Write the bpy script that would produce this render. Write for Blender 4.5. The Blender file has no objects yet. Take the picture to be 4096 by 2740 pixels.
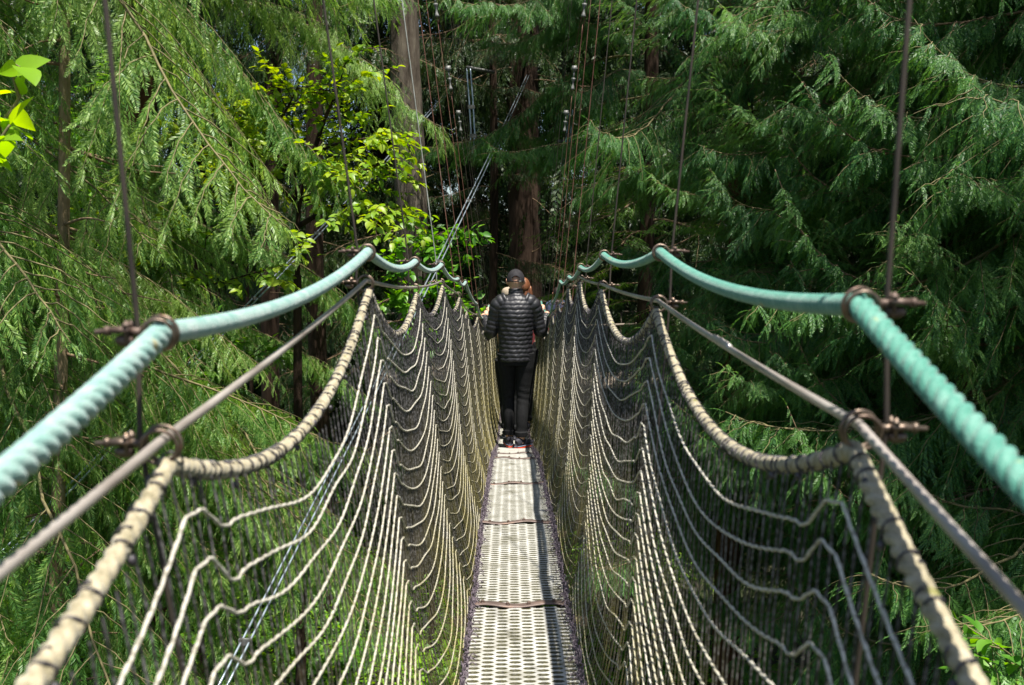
import bpy, math, random
import numpy as np
from mathutils import Vector, Matrix
R = math.radians
rng = np.random.default_rng(7)
random.seed(7)
sc = bpy.context.scene
col = sc.collection

# ------------------------------------------------------------------ camera, sky, sun, exposure
PITCH = R(4.57)
cam_d = bpy.data.cameras.new("camera")
cam = bpy.data.objects.new("camera", cam_d)
col.objects.link(cam)
cam.rotation_euler = (R(90) - PITCH, 0, 0)
cam_d.sensor_width = 36.0
cam_d.lens = 35.16
cam_d.clip_start = 0.05
cam_d.clip_end = 500
cam_d.dof.use_dof = True
cam_d.dof.focus_distance = 8.5
cam_d.dof.aperture_fstop = 8.0
sc.camera = cam

SUN_EL, SUN_AZ = R(72), R(150)          # azimuth: clockwise from +y (ahead); the sun stands high behind the camera's right shoulder
w = bpy.data.worlds.new("World"); sc.world = w; w.use_nodes = True
nt = w.node_tree; bg = nt.nodes["Background"]
sky = nt.nodes.new("ShaderNodeTexSky"); sky.sky_type = 'NISHITA'; sky.sun_disc = False
sky.sun_elevation = SUN_EL; sky.sun_rotation = SUN_AZ
nt.links.new(sky.outputs[0], bg.inputs[0]); bg.inputs[1].default_value = 0.07
sd = bpy.data.lights.new("sun", 'SUN'); sd.energy = 5.0; sd.angle = R(0.53); sd.color = (1, .955, .87)
sun = bpy.data.objects.new("sun", sd); col.objects.link(sun)
sdir = Vector((math.sin(SUN_AZ) * math.cos(SUN_EL), math.cos(SUN_AZ) * math.cos(SUN_EL), math.sin(SUN_EL)))
sun.rotation_euler = sdir.to_track_quat('Z', 'Y').to_euler()
sun.location = (10, -10, 20)
sc.view_settings.view_transform = 'Standard'; sc.view_settings.look = 'None'
sc.view_settings.gamma = 1; sc.view_settings.exposure = 1.15
sc.render.engine = 'CYCLES'
sc.cycles.max_bounces = 6; sc.cycles.diffuse_bounces = 3; sc.cycles.glossy_bounces = 2
sc.cycles.transmission_bounces = 3; sc.cycles.transparent_max_bounces = 4
sc.cycles.use_denoising = True
sc.cycles.caustics_reflective = False; sc.cycles.caustics_refractive = False

FPX = 4000.0
CA, SA = math.cos(PITCH), math.sin(PITCH)
def at(u, v, d):
    """a measured pixel of the 4096-wide photograph and a distance along the view, as a point"""
    a = (u - 2048) / FPX * d; b = (1370 - v) / FPX * d
    return np.array((a, d * CA + b * SA, -d * SA + b * CA))

# ------------------------------------------------------------------ materials
def new_mat(name):
    m = bpy.data.materials.new(name); m.use_nodes = True
    return m, m.node_tree, m.node_tree.nodes["Principled BSDF"]
def setp(b, **k):
    for n, v in k.items():
        n = {'color': 'Base Color', 'rough': 'Roughness', 'metal': 'Metallic', 'spec': 'Specular IOR Level',
             'sheen': 'Sheen Weight', 'coat': 'Coat Weight', 'sss': 'Subsurface Weight'}[n]
        if n == 'Base Color': v = (*v, 1)
        b.inputs[n].default_value = v
def ramp(t, fac, stops):
    r = t.nodes.new("ShaderNodeValToRGB"); e = r.color_ramp.elements
    e[0].position, e[0].color = stops[0][0], (*stops[0][1], 1)
    e[1].position, e[1].color = stops[-1][0], (*stops[-1][1], 1)
    for p, c in stops[1:-1]:
        x = e.new(p); x.color = (*c, 1)
    t.links.new(fac, r.inputs[0]); return r.outputs[0]
def noise(t, scale, detail=4, rough=.6, vec=None, stretch=None):
    n = t.nodes.new("ShaderNodeTexNoise"); n.inputs['Scale'].default_value = scale
    n.inputs['Detail'].default_value = detail; n.inputs['Roughness'].default_value = rough
    if vec is None:
        vec = t.nodes.new("ShaderNodeTexCoord").outputs['Object']
    if stretch:
        mp = t.nodes.new("ShaderNodeMapping"); mp.inputs['Scale'].default_value = stretch
        t.links.new(vec, mp.inputs[0]); vec = mp.outputs[0]
    t.links.new(vec, n.inputs['Vector']); return n.outputs[0]
def bump(t, b, h, strength=.5, dist=.01):
    bn = t.nodes.new("ShaderNodeBump"); bn.inputs['Strength'].default_value = strength
    bn.inputs['Distance'].default_value = dist
    t.links.new(h, bn.inputs['Height']); t.links.new(bn.outputs[0], b.inputs['Normal'])
def mat_noise(name, stops, scale=8, rough=.7, metal=0, bmp=0, bd=.004, stretch=None, spec=.5, detail=5, sheen=0):
    m, t, b = new_mat(name)
    n = noise(t, scale, detail, stretch=stretch)
    t.links.new(ramp(t, n, stops), b.inputs['Base Color'])
    setp(b, rough=rough, metal=metal, spec=spec, sheen=sheen)
    if bmp: bump(t, b, n, bmp, bd)
    return m
def leaf_mat(name, a, c, tip, trans=.35, rough=.42, spec=.5, scale=1.3):
    """leaf: hue from clump to clump (noise in the thing) and leaf to leaf (random per leaf)"""
    m, t, b = new_mat(name)
    geo = t.nodes.new("ShaderNodeNewGeometry")
    oi = t.nodes.new("ShaderNodeObjectInfo")
    n = noise(t, scale, 3)
    ad = t.nodes.new("ShaderNodeMath"); ad.operation = 'MULTIPLY_ADD'
    t.links.new(geo.outputs['Random Per Island'], ad.inputs[0]); ad.inputs[1].default_value = .5
    t.links.new(n, ad.inputs[2])
    ad2 = t.nodes.new("ShaderNodeMath"); ad2.operation = 'MULTIPLY_ADD'
    t.links.new(oi.outputs['Random'], ad2.inputs[0]); ad2.inputs[1].default_value = .3
    t.links.new(ad.outputs[0], ad2.inputs[2])
    c1 = ramp(t, ad2.outputs[0], [(.45, a), (.85, c), (1.15 if False else 1.0, tip)])
    t.links.new(c1, b.inputs['Base Color']); setp(b, rough=rough, spec=spec)
    tr = t.nodes.new("ShaderNodeBsdfTranslucent")
    hs = t.nodes.new("ShaderNodeHueSaturation"); hs.inputs['Hue'].default_value = .485
    hs.inputs['Saturation'].default_value = 1.15; hs.inputs['Value'].default_value = 1.7
    t.links.new(c1, hs.inputs['Color']); t.links.new(hs.outputs[0], tr.inputs[0])
    mx = t.nodes.new("ShaderNodeMixShader"); mx.inputs[0].default_value = trans
    out = t.nodes["Material Output"]
    t.links.new(b.outputs[0], mx.inputs[1]); t.links.new(tr.outputs[0], mx.inputs[2])
    t.links.new(mx.outputs[0], out.inputs[0])
    return m

M = {}
M['cedar_sun'] = leaf_mat('cedar_leaf_sunlit', (.042, .128, .022), (.112, .24, .048), (.25, .38, .09), spec=.45, rough=.45, trans=.42)  # redcedar leaf with sunlight put into its colour
M['cedar_shade'] = leaf_mat('cedar_leaf_shaded', (.016, .068, .018), (.040, .130, .034), (.095, .215, .045), trans=.38, spec=.35, rough=.45)  # the same redcedar leaf with shade put into its colour
M['cedar_tip'] = leaf_mat('cedar_leaf_tip', (.034, .11, .036), (.075, .19, .06), (.15, .29, .07), trans=.4, spec=.4, rough=.42)  # light green tuft ends, with a sunlit lift put into the colour
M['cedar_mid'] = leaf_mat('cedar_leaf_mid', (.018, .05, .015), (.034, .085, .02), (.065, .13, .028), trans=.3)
M['hemlock'] = leaf_mat('hemlock_leaf', (.05, .15, .012), (.10, .25, .015), (.16, .32, .02), trans=.45)
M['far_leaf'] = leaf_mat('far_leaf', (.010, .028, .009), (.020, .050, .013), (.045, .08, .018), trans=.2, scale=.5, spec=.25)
M['far_bright'] = leaf_mat('far_bright_leaf', (.06, .15, .015), (.11, .25, .02), (.2, .35, .03), trans=.5, scale=.5)
M['maple'] = leaf_mat('broad_leaf', (.09, .20, .012), (.17, .30, .02), (.28, .38, .03), trans=.42, spec=.4)
M['shrub'] = leaf_mat('shrub_leaf', (.05, .17, .015), (.09, .25, .02), (.15, .32, .03), trans=.45)
M['bigleaf'] = leaf_mat('big_leaf', (.17, .33, .012), (.23, .42, .015), (.3, .46, .02), trans=.5, spec=.4)
M['fern'] = leaf_mat('fern_leaf', (.05, .17, .012), (.09, .25, .02), (.15, .3, .03), trans=.4)
M['undergrowth'] = leaf_mat('undergrowth_leaf', (.07, .20, .012), (.14, .31, .018), (.22, .39, .025), trans=.45, scale=.4)
M['twig'] = mat_noise('twig', [(.3, (.09, .055, .03)), (.7, (.22, .15, .08))], 20, .85)
M['green_twig'] = mat_noise('green_twig', [(.3, (.085, .075, .028)), (.7, (.19, .155, .065))], 20, .8)
def bark(name, a, b_, c, sc_=6):
    m, t, b = new_mat(name)
    n1 = noise(t, sc_, 8, .7, stretch=(1, 1, .16)); n2 = noise(t, 2.2, 4)
    mx = t.nodes.new("ShaderNodeMath"); mx.operation = 'MULTIPLY_ADD'
    t.links.new(n2, mx.inputs[0]); mx.inputs[1].default_value = .4; t.links.new(n1, mx.inputs[2])
    t.links.new(ramp(t, mx.outputs[0], [(.48, a), (.68, b_), (.9, c)]), b.inputs['Base Color'])
    setp(b, rough=.95, spec=.2); bump(t, b, n1, 1, .05); return m
M['bark_grey'] = bark('grey_bark', (.026, .020, .015), (.10, .08, .062), (.18, .155, .12), 9)
M['bark_brown'] = bark('brown_bark', (.008, .005, .003), (.034, .020, .013), (.065, .042, .028))
M['bark_red'] = bark('red_bark', (.014, .006, .003), (.07, .028, .014), (.14, .07, .038), 8)
M['bark_pale'] = bark('pale_bark', (.12, .085, .05), (.26, .19, .11), (.36, .28, .18), 8)
M['ground'] = mat_noise('forest_floor', [(.35, (.02, .016, .008)), (.55, (.035, .045, .012)), (.75, (.06, .09, .02))], .9, .95, bmp=.8, bd=.1)

# rope and cords
def rope_mat(name, base, dark, pale, fleck=None, sc_=40, fac=.25, bd=.0008):
    m, t, b = new_mat(name)
    n = noise(t, sc_, 6, .7); n2 = noise(t, 420, 2, .5)
    c = ramp(t, n, [(.3, dark), (.5, base), (.72, pale)])
    if fleck:
        f = noise(t, 26, 2, .4)
        mk_ = t.nodes.new("ShaderNodeValToRGB"); mk_.color_ramp.elements[0].position = .70; mk_.color_ramp.elements[1].position = .74
        t.links.new(f, mk_.inputs[0])
        mi = t.nodes.new("ShaderNodeMixRGB"); mi.inputs[2].default_value = (*fleck, 1)
        t.links.new(mk_.outputs[0], mi.inputs[0]); t.links.new(c, mi.inputs[1]); c = mi.outputs[0]
    t.links.new(c, b.inputs['Base Color']); setp(b, rough=.62, spec=.4, sheen=fac)
    bump(t, b, n2, 1.0, bd * 1.5); return m
M['rope_left'] = rope_mat('mint_rope', (.20, .32, .285), (.11, .25, .22), (.33, .40, .375), (.40, .27, .06))
M['rope_right'] = rope_mat('teal_rope', (.055, .22, .16), (.03, .17, .12), (.16, .31, .25), (.36, .26, .04))
M['rope_tan'] = rope_mat('tan_rope', (.30, .255, .16), (.14, .12, .06), (.46, .41, .30), (.16, .15, .03), 60)
M['lashing'] = mat_noise('dark_lashing', [(.35, (.012, .010, .012)), (.7, (.06, .05, .06))], 90, .5, spec=.6)
M['steel_cable'] = mat_noise('steel_cable', [(.3, (.22, .18, .155)), (.5, (.38, .335, .30)), (.75, (.58, .54, .50))], 30, .36, metal=.35, bmp=.3, bd=.0005, stretch=(1, .2, 1))
M['iron'] = mat_noise('weathered_iron', [(.3, (.06, .035, .025)), (.55, (.17, .13, .10)), (.8, (.26, .13, .07))], 70, .42, metal=.7, bmp=.3, bd=.0006)
M['rusty'] = mat_noise('rusty_bolt', [(.3, (.05, .028, .02)), (.55, (.12, .08, .062)), (.8, (.24, .18, .15))], 90, .6, metal=.4, bmp=.3, bd=.0006)
M['galv'] = mat_noise('galvanised_steel', [(.3, (.07, .07, .065)), (.7, (.20, .20, .19))], 60, .6, metal=.2)
M['wire_dark'] = mat_noise('dark_wire', [(.35, (.016, .011, .007)), (.7, (.05, .036, .024))], 60, .7, metal=.1, stretch=(1, 1, .2))
M['wire_rust'] = mat_noise('rusty_wire', [(.35, (.09, .03, .02)), (.6, (.20, .09, .06)), (.8, (.28, .22, .17))], 30, .6, metal=.3, stretch=(1, 1, .2))
M['wire_pale'] = mat_noise('pale_wire', [(.3, (.22, .22, .18)), (.7, (.55, .54, .48))], 60, .45, metal=.5, stretch=(1, 1, .3))
M['twin'] = mat_noise('guy_steel', [(.3, (.25, .31, .36)), (.7, (.48, .56, .62))], 10, .35, metal=.7)
def cord_mat(name, pale, dark, moss_sun, freq, moss_sun_lo, moss_sun_hi, bal=.5):
    """cord braided from light and dark yarn; lower run tinted by algae, on the dark cords also by painted sunlit gold"""
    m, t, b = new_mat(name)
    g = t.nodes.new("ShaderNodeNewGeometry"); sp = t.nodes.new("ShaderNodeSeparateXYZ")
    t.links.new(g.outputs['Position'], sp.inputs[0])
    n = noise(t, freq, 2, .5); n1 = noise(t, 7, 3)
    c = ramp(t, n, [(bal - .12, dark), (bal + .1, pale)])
    mr = t.nodes.new("ShaderNodeMapRange"); mr.inputs['From Min'].default_value = moss_sun_hi; mr.inputs['From Max'].default_value = moss_sun_lo
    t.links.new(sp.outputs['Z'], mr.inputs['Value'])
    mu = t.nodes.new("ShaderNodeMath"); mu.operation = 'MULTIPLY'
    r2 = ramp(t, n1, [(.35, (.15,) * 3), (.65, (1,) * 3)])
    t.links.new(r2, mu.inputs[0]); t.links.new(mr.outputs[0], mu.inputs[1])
    mi = t.nodes.new("ShaderNodeMixRGB"); mi.inputs[2].default_value = (*moss_sun, 1)
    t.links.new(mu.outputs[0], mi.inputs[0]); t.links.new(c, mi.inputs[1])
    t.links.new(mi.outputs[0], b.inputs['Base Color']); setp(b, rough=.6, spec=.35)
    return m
M['cord'] = cord_mat('dark_cord', (.14, .13, .13), (.010, .009, .009), (.15, .125, .032), 170, -1.35, -.3, .56)  # lower tint: algae, strengthened by sunlit gold painted into the colour
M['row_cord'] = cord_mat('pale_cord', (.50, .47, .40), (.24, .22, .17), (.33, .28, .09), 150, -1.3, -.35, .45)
M['lacing'] = mat_noise('edge_lacing', [(.3, (.03, .022, .028)), (.6, (.13, .10, .12)), (.8, (.3, .25, .27))], 120, .7)
M['strap'] = mat_noise('brown_strap', [(.3, (.06, .04, .03)), (.55, (.14, .10, .085)), (.8, (.26, .15, .09))], 28, .55, metal=.3, stretch=(.5, 2, 1))

# ------------------------------------------------------------------ mesh helpers
def mesh_np(name, V, F, mats, mi=None, smooth=True):
    """V (n,3); F a list of (k,3) or (k,4) index arrays"""
    me = bpy.data.meshes.new(name)
    V = np.ascontiguousarray(V, dtype=np.float32)
    F = [np.asarray(f, dtype=np.int32) for f in F if len(f)]
    loops = np.concatenate([f.ravel() for f in F]); tot = np.concatenate([np.full(len(f), f.shape[1], np.int32) for f in F])
    start = np.concatenate(([0], np.cumsum(tot)[:-1])).astype(np.int32)
    me.vertices.add(len(V)); me.vertices.foreach_set('co', V.ravel())
    me.loops.add(len(loops)); me.loops.foreach_set('vertex_index', loops)
    me.polygons.add(len(tot)); me.polygons.foreach_set('loop_start', start)
    me.polygons.foreach_set('loop_total', tot)
    if mi is not None: me.polygons.foreach_set('material_index', np.asarray(mi, np.int32))
    me.polygons.foreach_set('use_smooth', np.full(len(tot), smooth))
    for m in (mats if isinstance(mats, (list, tuple)) else [mats]): me.materials.append(m)
    me.update(calc_edges=True); me.validate()
    return me
class MB:
    """collects pieces of ONE mesh"""
    def __init__(s): s.V = []; s.Q = []; s.T = []; s.n = 0; s.qi = []; s.ti = []
    def add(s, V, Q=None, T=None, mi=0):
        V = np.asarray(V, float)
        if Q is not None and len(Q): s.Q.append(np.asarray(Q) + s.n); s.qi.append(np.full(len(Q), mi))
        if T is not None and len(T): s.T.append(np.asarray(T) + s.n); s.ti.append(np.full(len(T), mi))
        s.V.append(V); s.n += len(V)
    def tube(s, P, r, k=8, caps=True, mi=0, **kw):
        V, Q, T = tube(P, r, k, caps, **kw); s.add(V, Q, T, mi)
    def mesh(s, name, mats, smooth=True):
        F = []; mi = []
        if s.Q: F.append(np.concatenate(s.Q)); mi.append(np.concatenate(s.qi))
        if s.T: F.append(np.concatenate(s.T)); mi.append(np.concatenate(s.ti))
        return mesh_np(name, np.concatenate(s.V), F, mats, np.concatenate(mi), smooth)
    def build(s, name, mats, parent=None, smooth=True):
        return link(name, s.mesh(name, mats, smooth), parent)
def link(name, me, parent=None):
    o = bpy.data.objects.new(name, me); col.objects.link(o)
    if parent is not None: o.parent = parent
    return o
def frames(P):
    P = np.asarray(P, float); T = np.gradient(P, axis=0); T /= np.linalg.norm(T, axis=1)[:, None] + 1e-12
    up = np.array((0, 0, 1.)) if abs(T[0][2]) < .9 else np.array((0, 1., 0))
    n = np.cross(up, T[0]); n /= np.linalg.norm(n); N = [n]
    for i in range(1, len(P)):
        n = N[-1] - T[i] * np.dot(N[-1], T[i]); n /= np.linalg.norm(n) + 1e-12; N.append(n)
    N = np.array(N); return T, N, np.cross(T, N)
def tube(P, r, k=8, caps=True, rf=None, ell=None):
    """rf(s, th) scales the radius; ell=(a,b) arrays for elliptical rings"""
    P = np.asarray(P, float); n = len(P); T, N, B = frames(P)
    th = np.linspace(0, 2 * math.pi, k, endpoint=False); r = np.broadcast_to(np.asarray(r, float), (n,))
    rr = np.repeat(r[:, None], k, 1)
    if rf is not None:
        s = np.concatenate(([0], np.cumsum(np.linalg.norm(np.diff(P, axis=0), axis=1))))
        rr = rr * rf(s[:, None], th[None, :])
    V = P[:, None, :] + rr[..., None] * (np.cos(th)[None, :, None] * N[:, None, :] + np.sin(th)[None, :, None] * B[:, None, :])
    V = V.reshape(-1, 3)
    i = np.arange(n - 1)[:, None] * k; j = np.arange(k)[None, :]; j2 = (j + 1) % k
    Q = np.stack((i + j, i + j2, i + k + j2, i + k + j), -1).reshape(-1, 4)
    Tt = None
    if caps:
        V = np.vstack((V, P[0], P[-1])); a = n * k
        j = np.arange(k); j2 = (j + 1) % k
        Tt = np.vstack((np.stack((np.full(k, a), j2, j), -1), np.stack((np.full(k, a + 1), (n - 1) * k + j, (n - 1) * k + j2), -1)))
    return V, Q, Tt
def rings(C, A, B, k=32, caps=True, ex=2.0):
    """horizontal-section loft: centres C, half-widths A (x), B (y)"""
    C = np.asarray(C, float); n = len(C); th = np.linspace(0, 2 * math.pi, k, endpoint=False)
    c, s_ = np.cos(th), np.sin(th); c = np.sign(c) * abs(c) ** (2 / ex); s_ = np.sign(s_) * abs(s_) ** (2 / ex)
    V = np.zeros((n, k, 3)); V[..., 0] = C[:, None, 0] + np.asarray(A)[:, None] * c; V[..., 1] = C[:, None, 1] + np.asarray(B)[:, None] * s_
    V[..., 2] = C[:, None, 2]; V = V.reshape(-1, 3)
    i = np.arange(n - 1)[:, None] * k; j = np.arange(k)[None, :]; j2 = (j + 1) % k
    Q = np.stack((i + j, i + j2, i + k + j2, i + k + j), -1).reshape(-1, 4); T = None
    if caps:
        V = np.vstack((V, C[0], C[-1])); a = n * k; j = np.arange(k); j2 = (j + 1) % k
        T = np.vstack((np.stack((np.full(k, a), j2, j), -1), np.stack((np.full(k, a + 1), (n - 1) * k + j, (n - 1) * k + j2), -1)))
    return V, Q, T
def box(c, h, M3=None):
    c = np.asarray(c, float); V = np.array([(x, y, z) for z in (-1, 1) for y in (-1, 1) for x in (-1, 1)], float) * np.asarray(h)
    if M3 is not None: V = V @ np.asarray(M3).T
    return V + c, np.array([(0, 2, 3, 1), (4, 5, 7, 6), (0, 1, 5, 4), (2, 6, 7, 3), (0, 4, 6, 2), (1, 3, 7, 5)])
def ellipsoid(c, r, nu=24, nv=14, M3=None):
    u = np.linspace(0, 2 * math.pi, nu, endpoint=False); v = np.linspace(-math.pi / 2, math.pi / 2, nv + 1)[1:-1]
    V = np.stack([np.cos(v)[:, None] * np.cos(u), np.cos(v)[:, None] * np.sin(u), np.sin(v)[:, None] * np.ones(nu)], -1).reshape(-1, 3)
    V = np.vstack((V, (0, 0, -1), (0, 0, 1))) * np.asarray(r); n = nv - 1
    if M3 is not None: V = V @ np.asarray(M3).T
    i = np.arange(n - 1)[:, None] * nu; j = np.arange(nu)[None, :]; j2 = (j + 1) % nu
    Q = np.stack((i + j, i + j2, i + nu + j2, i + nu + j), -1).reshape(-1, 4); j = np.arange(nu); j2 = (j + 1) % nu; a = n * nu
    T = np.vstack((np.stack((np.full(nu, a), j2, j), -1), np.stack((np.full(nu, a + 1), (n - 1) * nu + j, (n - 1) * nu + j2), -1)))
    return V + np.asarray(c), Q, T
def torus(c, R0, r, axis=(0, 1, 0), nu=24, nv=8):
    ax = Vector(axis).normalized(); q = Vector((0, 0, 1)).rotation_difference(ax).to_matrix()
    u = np.linspace(0, 2 * math.pi, nu, endpoint=False); v = np.linspace(0, 2 * math.pi, nv, endpoint=False)
    V = np.stack([(R0 + r * np.cos(v)) * np.cos(u)[:, None], (R0 + r * np.cos(v)) * np.sin(u)[:, None], r * np.sin(v) * np.ones(nu)[:, None]], -1).reshape(-1, 3)
    V = V @ np.array(q).T + np.asarray(c)
    i = np.arange(nu)[:, None]; j = np.arange(nv)[None, :]; i2 = (i + 1) % nu; j2 = (j + 1) % nv
    return V, np.stack((i * nv + j, i2 * nv + j, i2 * nv + j2, i * nv + j2), -1).reshape(-1, 4), None
def empty(name, loc=(0, 0, 0), rz=0):
    o = bpy.data.objects.new(name, None); col.objects.link(o); o.location = loc; o.rotation_euler = (0, 0, rz)
    o.empty_display_size = .1; return o
def tag(o, label=None, cat=None, group=None, kind=None):
    if label: o['label'] = label
    if cat: o['category'] = cat
    if group: o['group'] = group
    if kind: o['kind'] = kind
    return o
def interp(P, t):
    P = np.asarray(P, float); x = np.linspace(0, 1, len(P)); return np.stack([np.interp(t, x, P[:, i]) for i in range(P.shape[1])], -1)
def smooth_path(P, n):
    """Catmull-Rom through the points"""
    P = np.asarray(P, float); Q = np.vstack((2 * P[0] - P[1], P, 2 * P[-1] - P[-2])); out = []
    t = np.linspace(0, len(P) - 1, n); i = np.minimum(t.astype(int), len(P) - 2); f = (t - i)[:, None]
    a, b, c, d = Q[i], Q[i + 1], Q[i + 2], Q[i + 3]
    return .5 * ((2 * b) + (-a + c) * f + (2 * a - 5 * b + 4 * c - d) * f ** 2 + (-a + 3 * b - 3 * c + d) * f ** 3)

# ------------------------------------------------------------------ ground and hillside
def gz(x, y):
    x = np.asarray(x, float); y = np.asarray(y, float)
    h = -5.6 + .35 * np.sin(x * .31 + 1) * np.cos(y * .27) + .15 * np.sin(x * 1.1 + y * .7)
    h = h + np.clip(y - 24, 0, 60) * .16 + np.clip(-x - 12, 0, 60) * .18 + np.clip(x - 14, 0, 60) * .12
    return h
gx = np.linspace(-90, 90, 181); gy = np.linspace(-30, 130, 161); X, Y = np.meshgrid(gx, gy)
V = np.stack((X, Y, gz(X, Y)), -1).reshape(-1, 3); nx = len(gx)
i = (np.arange(len(gy) - 1)[:, None] * nx + np.arange(nx - 1)[None, :]).ravel()
g = link('ground', mesh_np('ground', V, [np.stack((i, i + 1, i + nx + 1, i + nx), -1)], M['ground'])); tag(g, kind='structure')

# ------------------------------------------------------------------ suspension bridge
bridge = empty('suspension_bridge', (0, 3.4, -1.25))
tag(bridge, 'narrow rope and net suspension footbridge with a metal grating deck hanging through the forest', 'footbridge')
bridge_loc = np.array(bridge.location)
def bpart(mb, name, mat, parent=None, smooth=True):
    p = parent or bridge
    o = mb.build(name, mat, p, smooth)
    o.matrix_parent_inverse = Matrix.Translation(-Vector(bridge_loc))
    return o
def bsub(mb, name, mat, parent): return mb.build(name, mat, parent)   # parent already sits at the world origin

D = [-.3 + (.0 if i == 0 else 0) if i == 0 else .945 + 1.25 * (i - 1) for i in range(0, 16)]
railL = [None, (647, 1332), (1471, 1008), (1660, 1047), (1765, 1059), (1831, 1115), (1862, 1128), (1906, 1215), (1929, 1272), (1944, 1252), (1955, 1222)]
railR = [None, (3436, 1219), (2640, 1008), (2415, 1020), (2322, 1068), (2276, 1107), (2241, 1125), (2212, 1209), (2193, 1263), (2180, 1243), (2165, 1206)]
cabL = [None, (653, 1757), (1465, 1122), (1660, 1149), (1765, 1125), (1834, 1176), (1864, 1236), (1907, 1260), (1933, 1308), (1945, 1325), (1955, 1310)]
cabR = [None, (3436, 1698), (2632, 1203), (2409, 1137), (2322, 1110), (2277, 1143), (2235, 1212), (2211, 1254), (2190, 1314), (2176, 1320), (2160, 1300)]
NH = 15
def fill(lst, first, ztail):
    P = [np.array(first)]
    for i in range(1, NH):
        if i < len(lst): P.append(at(*lst[i], D[i]))
        else:
            x = P[-1][0]; P.append(np.array((x, P[-1][1] + 1.25 * CA, P[-1][2] + (ztail - P[-1][2]) * .35)))
    return np.array(P)
RAIL = {-1: fill(railL, (-.335, -.3, -.28), -.72), 1: fill(railR, (.335, -.3, -.36), -.72)}
CABLE = {-1: fill(cabL, (-.33, -.3, -.28), -.95), 1: fill(cabR, (.33, -.3, -.41), -.95)}
deck_y = [-.3 + 1.25 * i - (.005 * i) for i in range(NH)]
deck_z = [-1.15, -1.18, -1.19, -1.21, -1.244, -1.334, -1.426, -1.63, -1.80, -1.90, -1.93, -1.97, -2.0, -2.03, -2.05]
deck_x = np.interp(deck_y, [0, 3, 10, 20], [.035, .03, .02, .03])
DW = .163
for s in (-1, 1):
    for i in range(NH): deck_y[i] = float(CABLE[s][i][1]) if s == 1 else deck_y[i]
def deck_at(y): return np.interp(y, deck_y, deck_x), np.interp(y, deck_y, deck_z)

# deck panels of punched plate: raised lips round staggered oval holes
def panel_mesh():
    m, t, b = new_mat('punched_plate')
    g = t.nodes.new("ShaderNodeTexCoord"); sp = t.nodes.new("ShaderNodeSeparateXYZ"); t.links.new(g.outputs['Object'], sp.inputs[0])
    n = noise(t, 9, 5); n2 = noise(t, 260, 3)
    plate = ramp(t, n, [(.3, (.20, .19, .15)), (.5, (.38, .37, .335)), (.75, (.52, .51, .47))])
    moss = ramp(t, n2, [(.3, (.008, .007, .003)), (.5, (.03, .027, .007)), (.72, (.08, .075, .025))])
    mr = t.nodes.new("ShaderNodeMapRange"); mr.inputs['From Min'].default_value = -.0007; mr.inputs['From Max'].default_value = .0002
    t.links.new(sp.outputs['Z'], mr.inputs['Value'])
    mi = t.nodes.new("ShaderNodeMixRGB"); t.links.new(mr.outputs[0], mi.inputs[0]); t.links.new(moss, mi.inputs[1]); t.links.new(plate, mi.inputs[2])
    t.links.new(mi.outputs[0], b.inputs['Base Color'])
    mt = t.nodes.new("ShaderNodeMath"); mt.operation = 'MULTIPLY'; mt.inputs[1].default_value = .15
    t.links.new(mr.outputs[0], mt.inputs[0]); t.links.new(mt.outputs[0], b.inputs['Metallic'])
    setp(b, rough=.5, spec=.35); bump(t, b, n2, .12, .001)
    M['plate'] = m
    px, py = .0408, .0315
    xs = np.linspace(-DW, DW, 97); ys = np.linspace(0, 1.235, 40 * 9 + 1)
    X, Y = np.meshgrid(xs, ys)
    cu = X / px + 4; cx = np.floor(cu); fx = cu - cx - .5
    cv = Y / py + .5 * (cx % 2); fy = cv - np.floor(cv) - .5
    e = np.sqrt(np.abs(fx / .44) ** 2.2 + (fy / .35) ** 2)
    Z = np.where(e < 1, -.0008 - .0040 * np.clip((1 - e) * 1.4, 0, 1), .0003 + .0009 * np.exp(-((e - 1.22) / .2) ** 2))
    edge = np.abs(X) > DW - .004; Z[edge] = 0
    V = np.stack((X, Y, Z), -1).reshape(-1, 3); nx = len(xs)
    i = (np.arange(len(ys) - 1)[:, None] * nx + np.arange(nx - 1)[None, :]).ravel()
    mb = MB(); mb.add(V, np.stack((i, i + 1, i + nx + 1, i + nx), -1))
    for s in (-1, 1):
        mb.add(*box((s * DW, .6175, -.022), (.002, .6175, .02)))
    mb.add(*box((0, .002, -.02), (DW - .004, .002, .014))); mb.add(*box((0, 1.233, -.02), (DW - .004, .002, .014)))
    return mb.mesh('deck_panel', m)
pm = panel_mesh()
for i in range(NH - 1):
    if i == 0: continue
    a = np.array((deck_x[i], deck_y[i], deck_z[i])); b = np.array((deck_x[i + 1], deck_y[i + 1], deck_z[i + 1]))
    o = link('deck_panel', pm, bridge); d = b - a; L = np.linalg.norm(d)
    o.location = Vector(a - bridge_loc) + Vector(d) * .006
    o.rotation_euler = (math.asin(d[2] / L), 0, math.atan2(-d[0], d[1]))
    o.scale = (1 + .012 * (i % 3 - 1), L / 1.25, 1)
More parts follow.
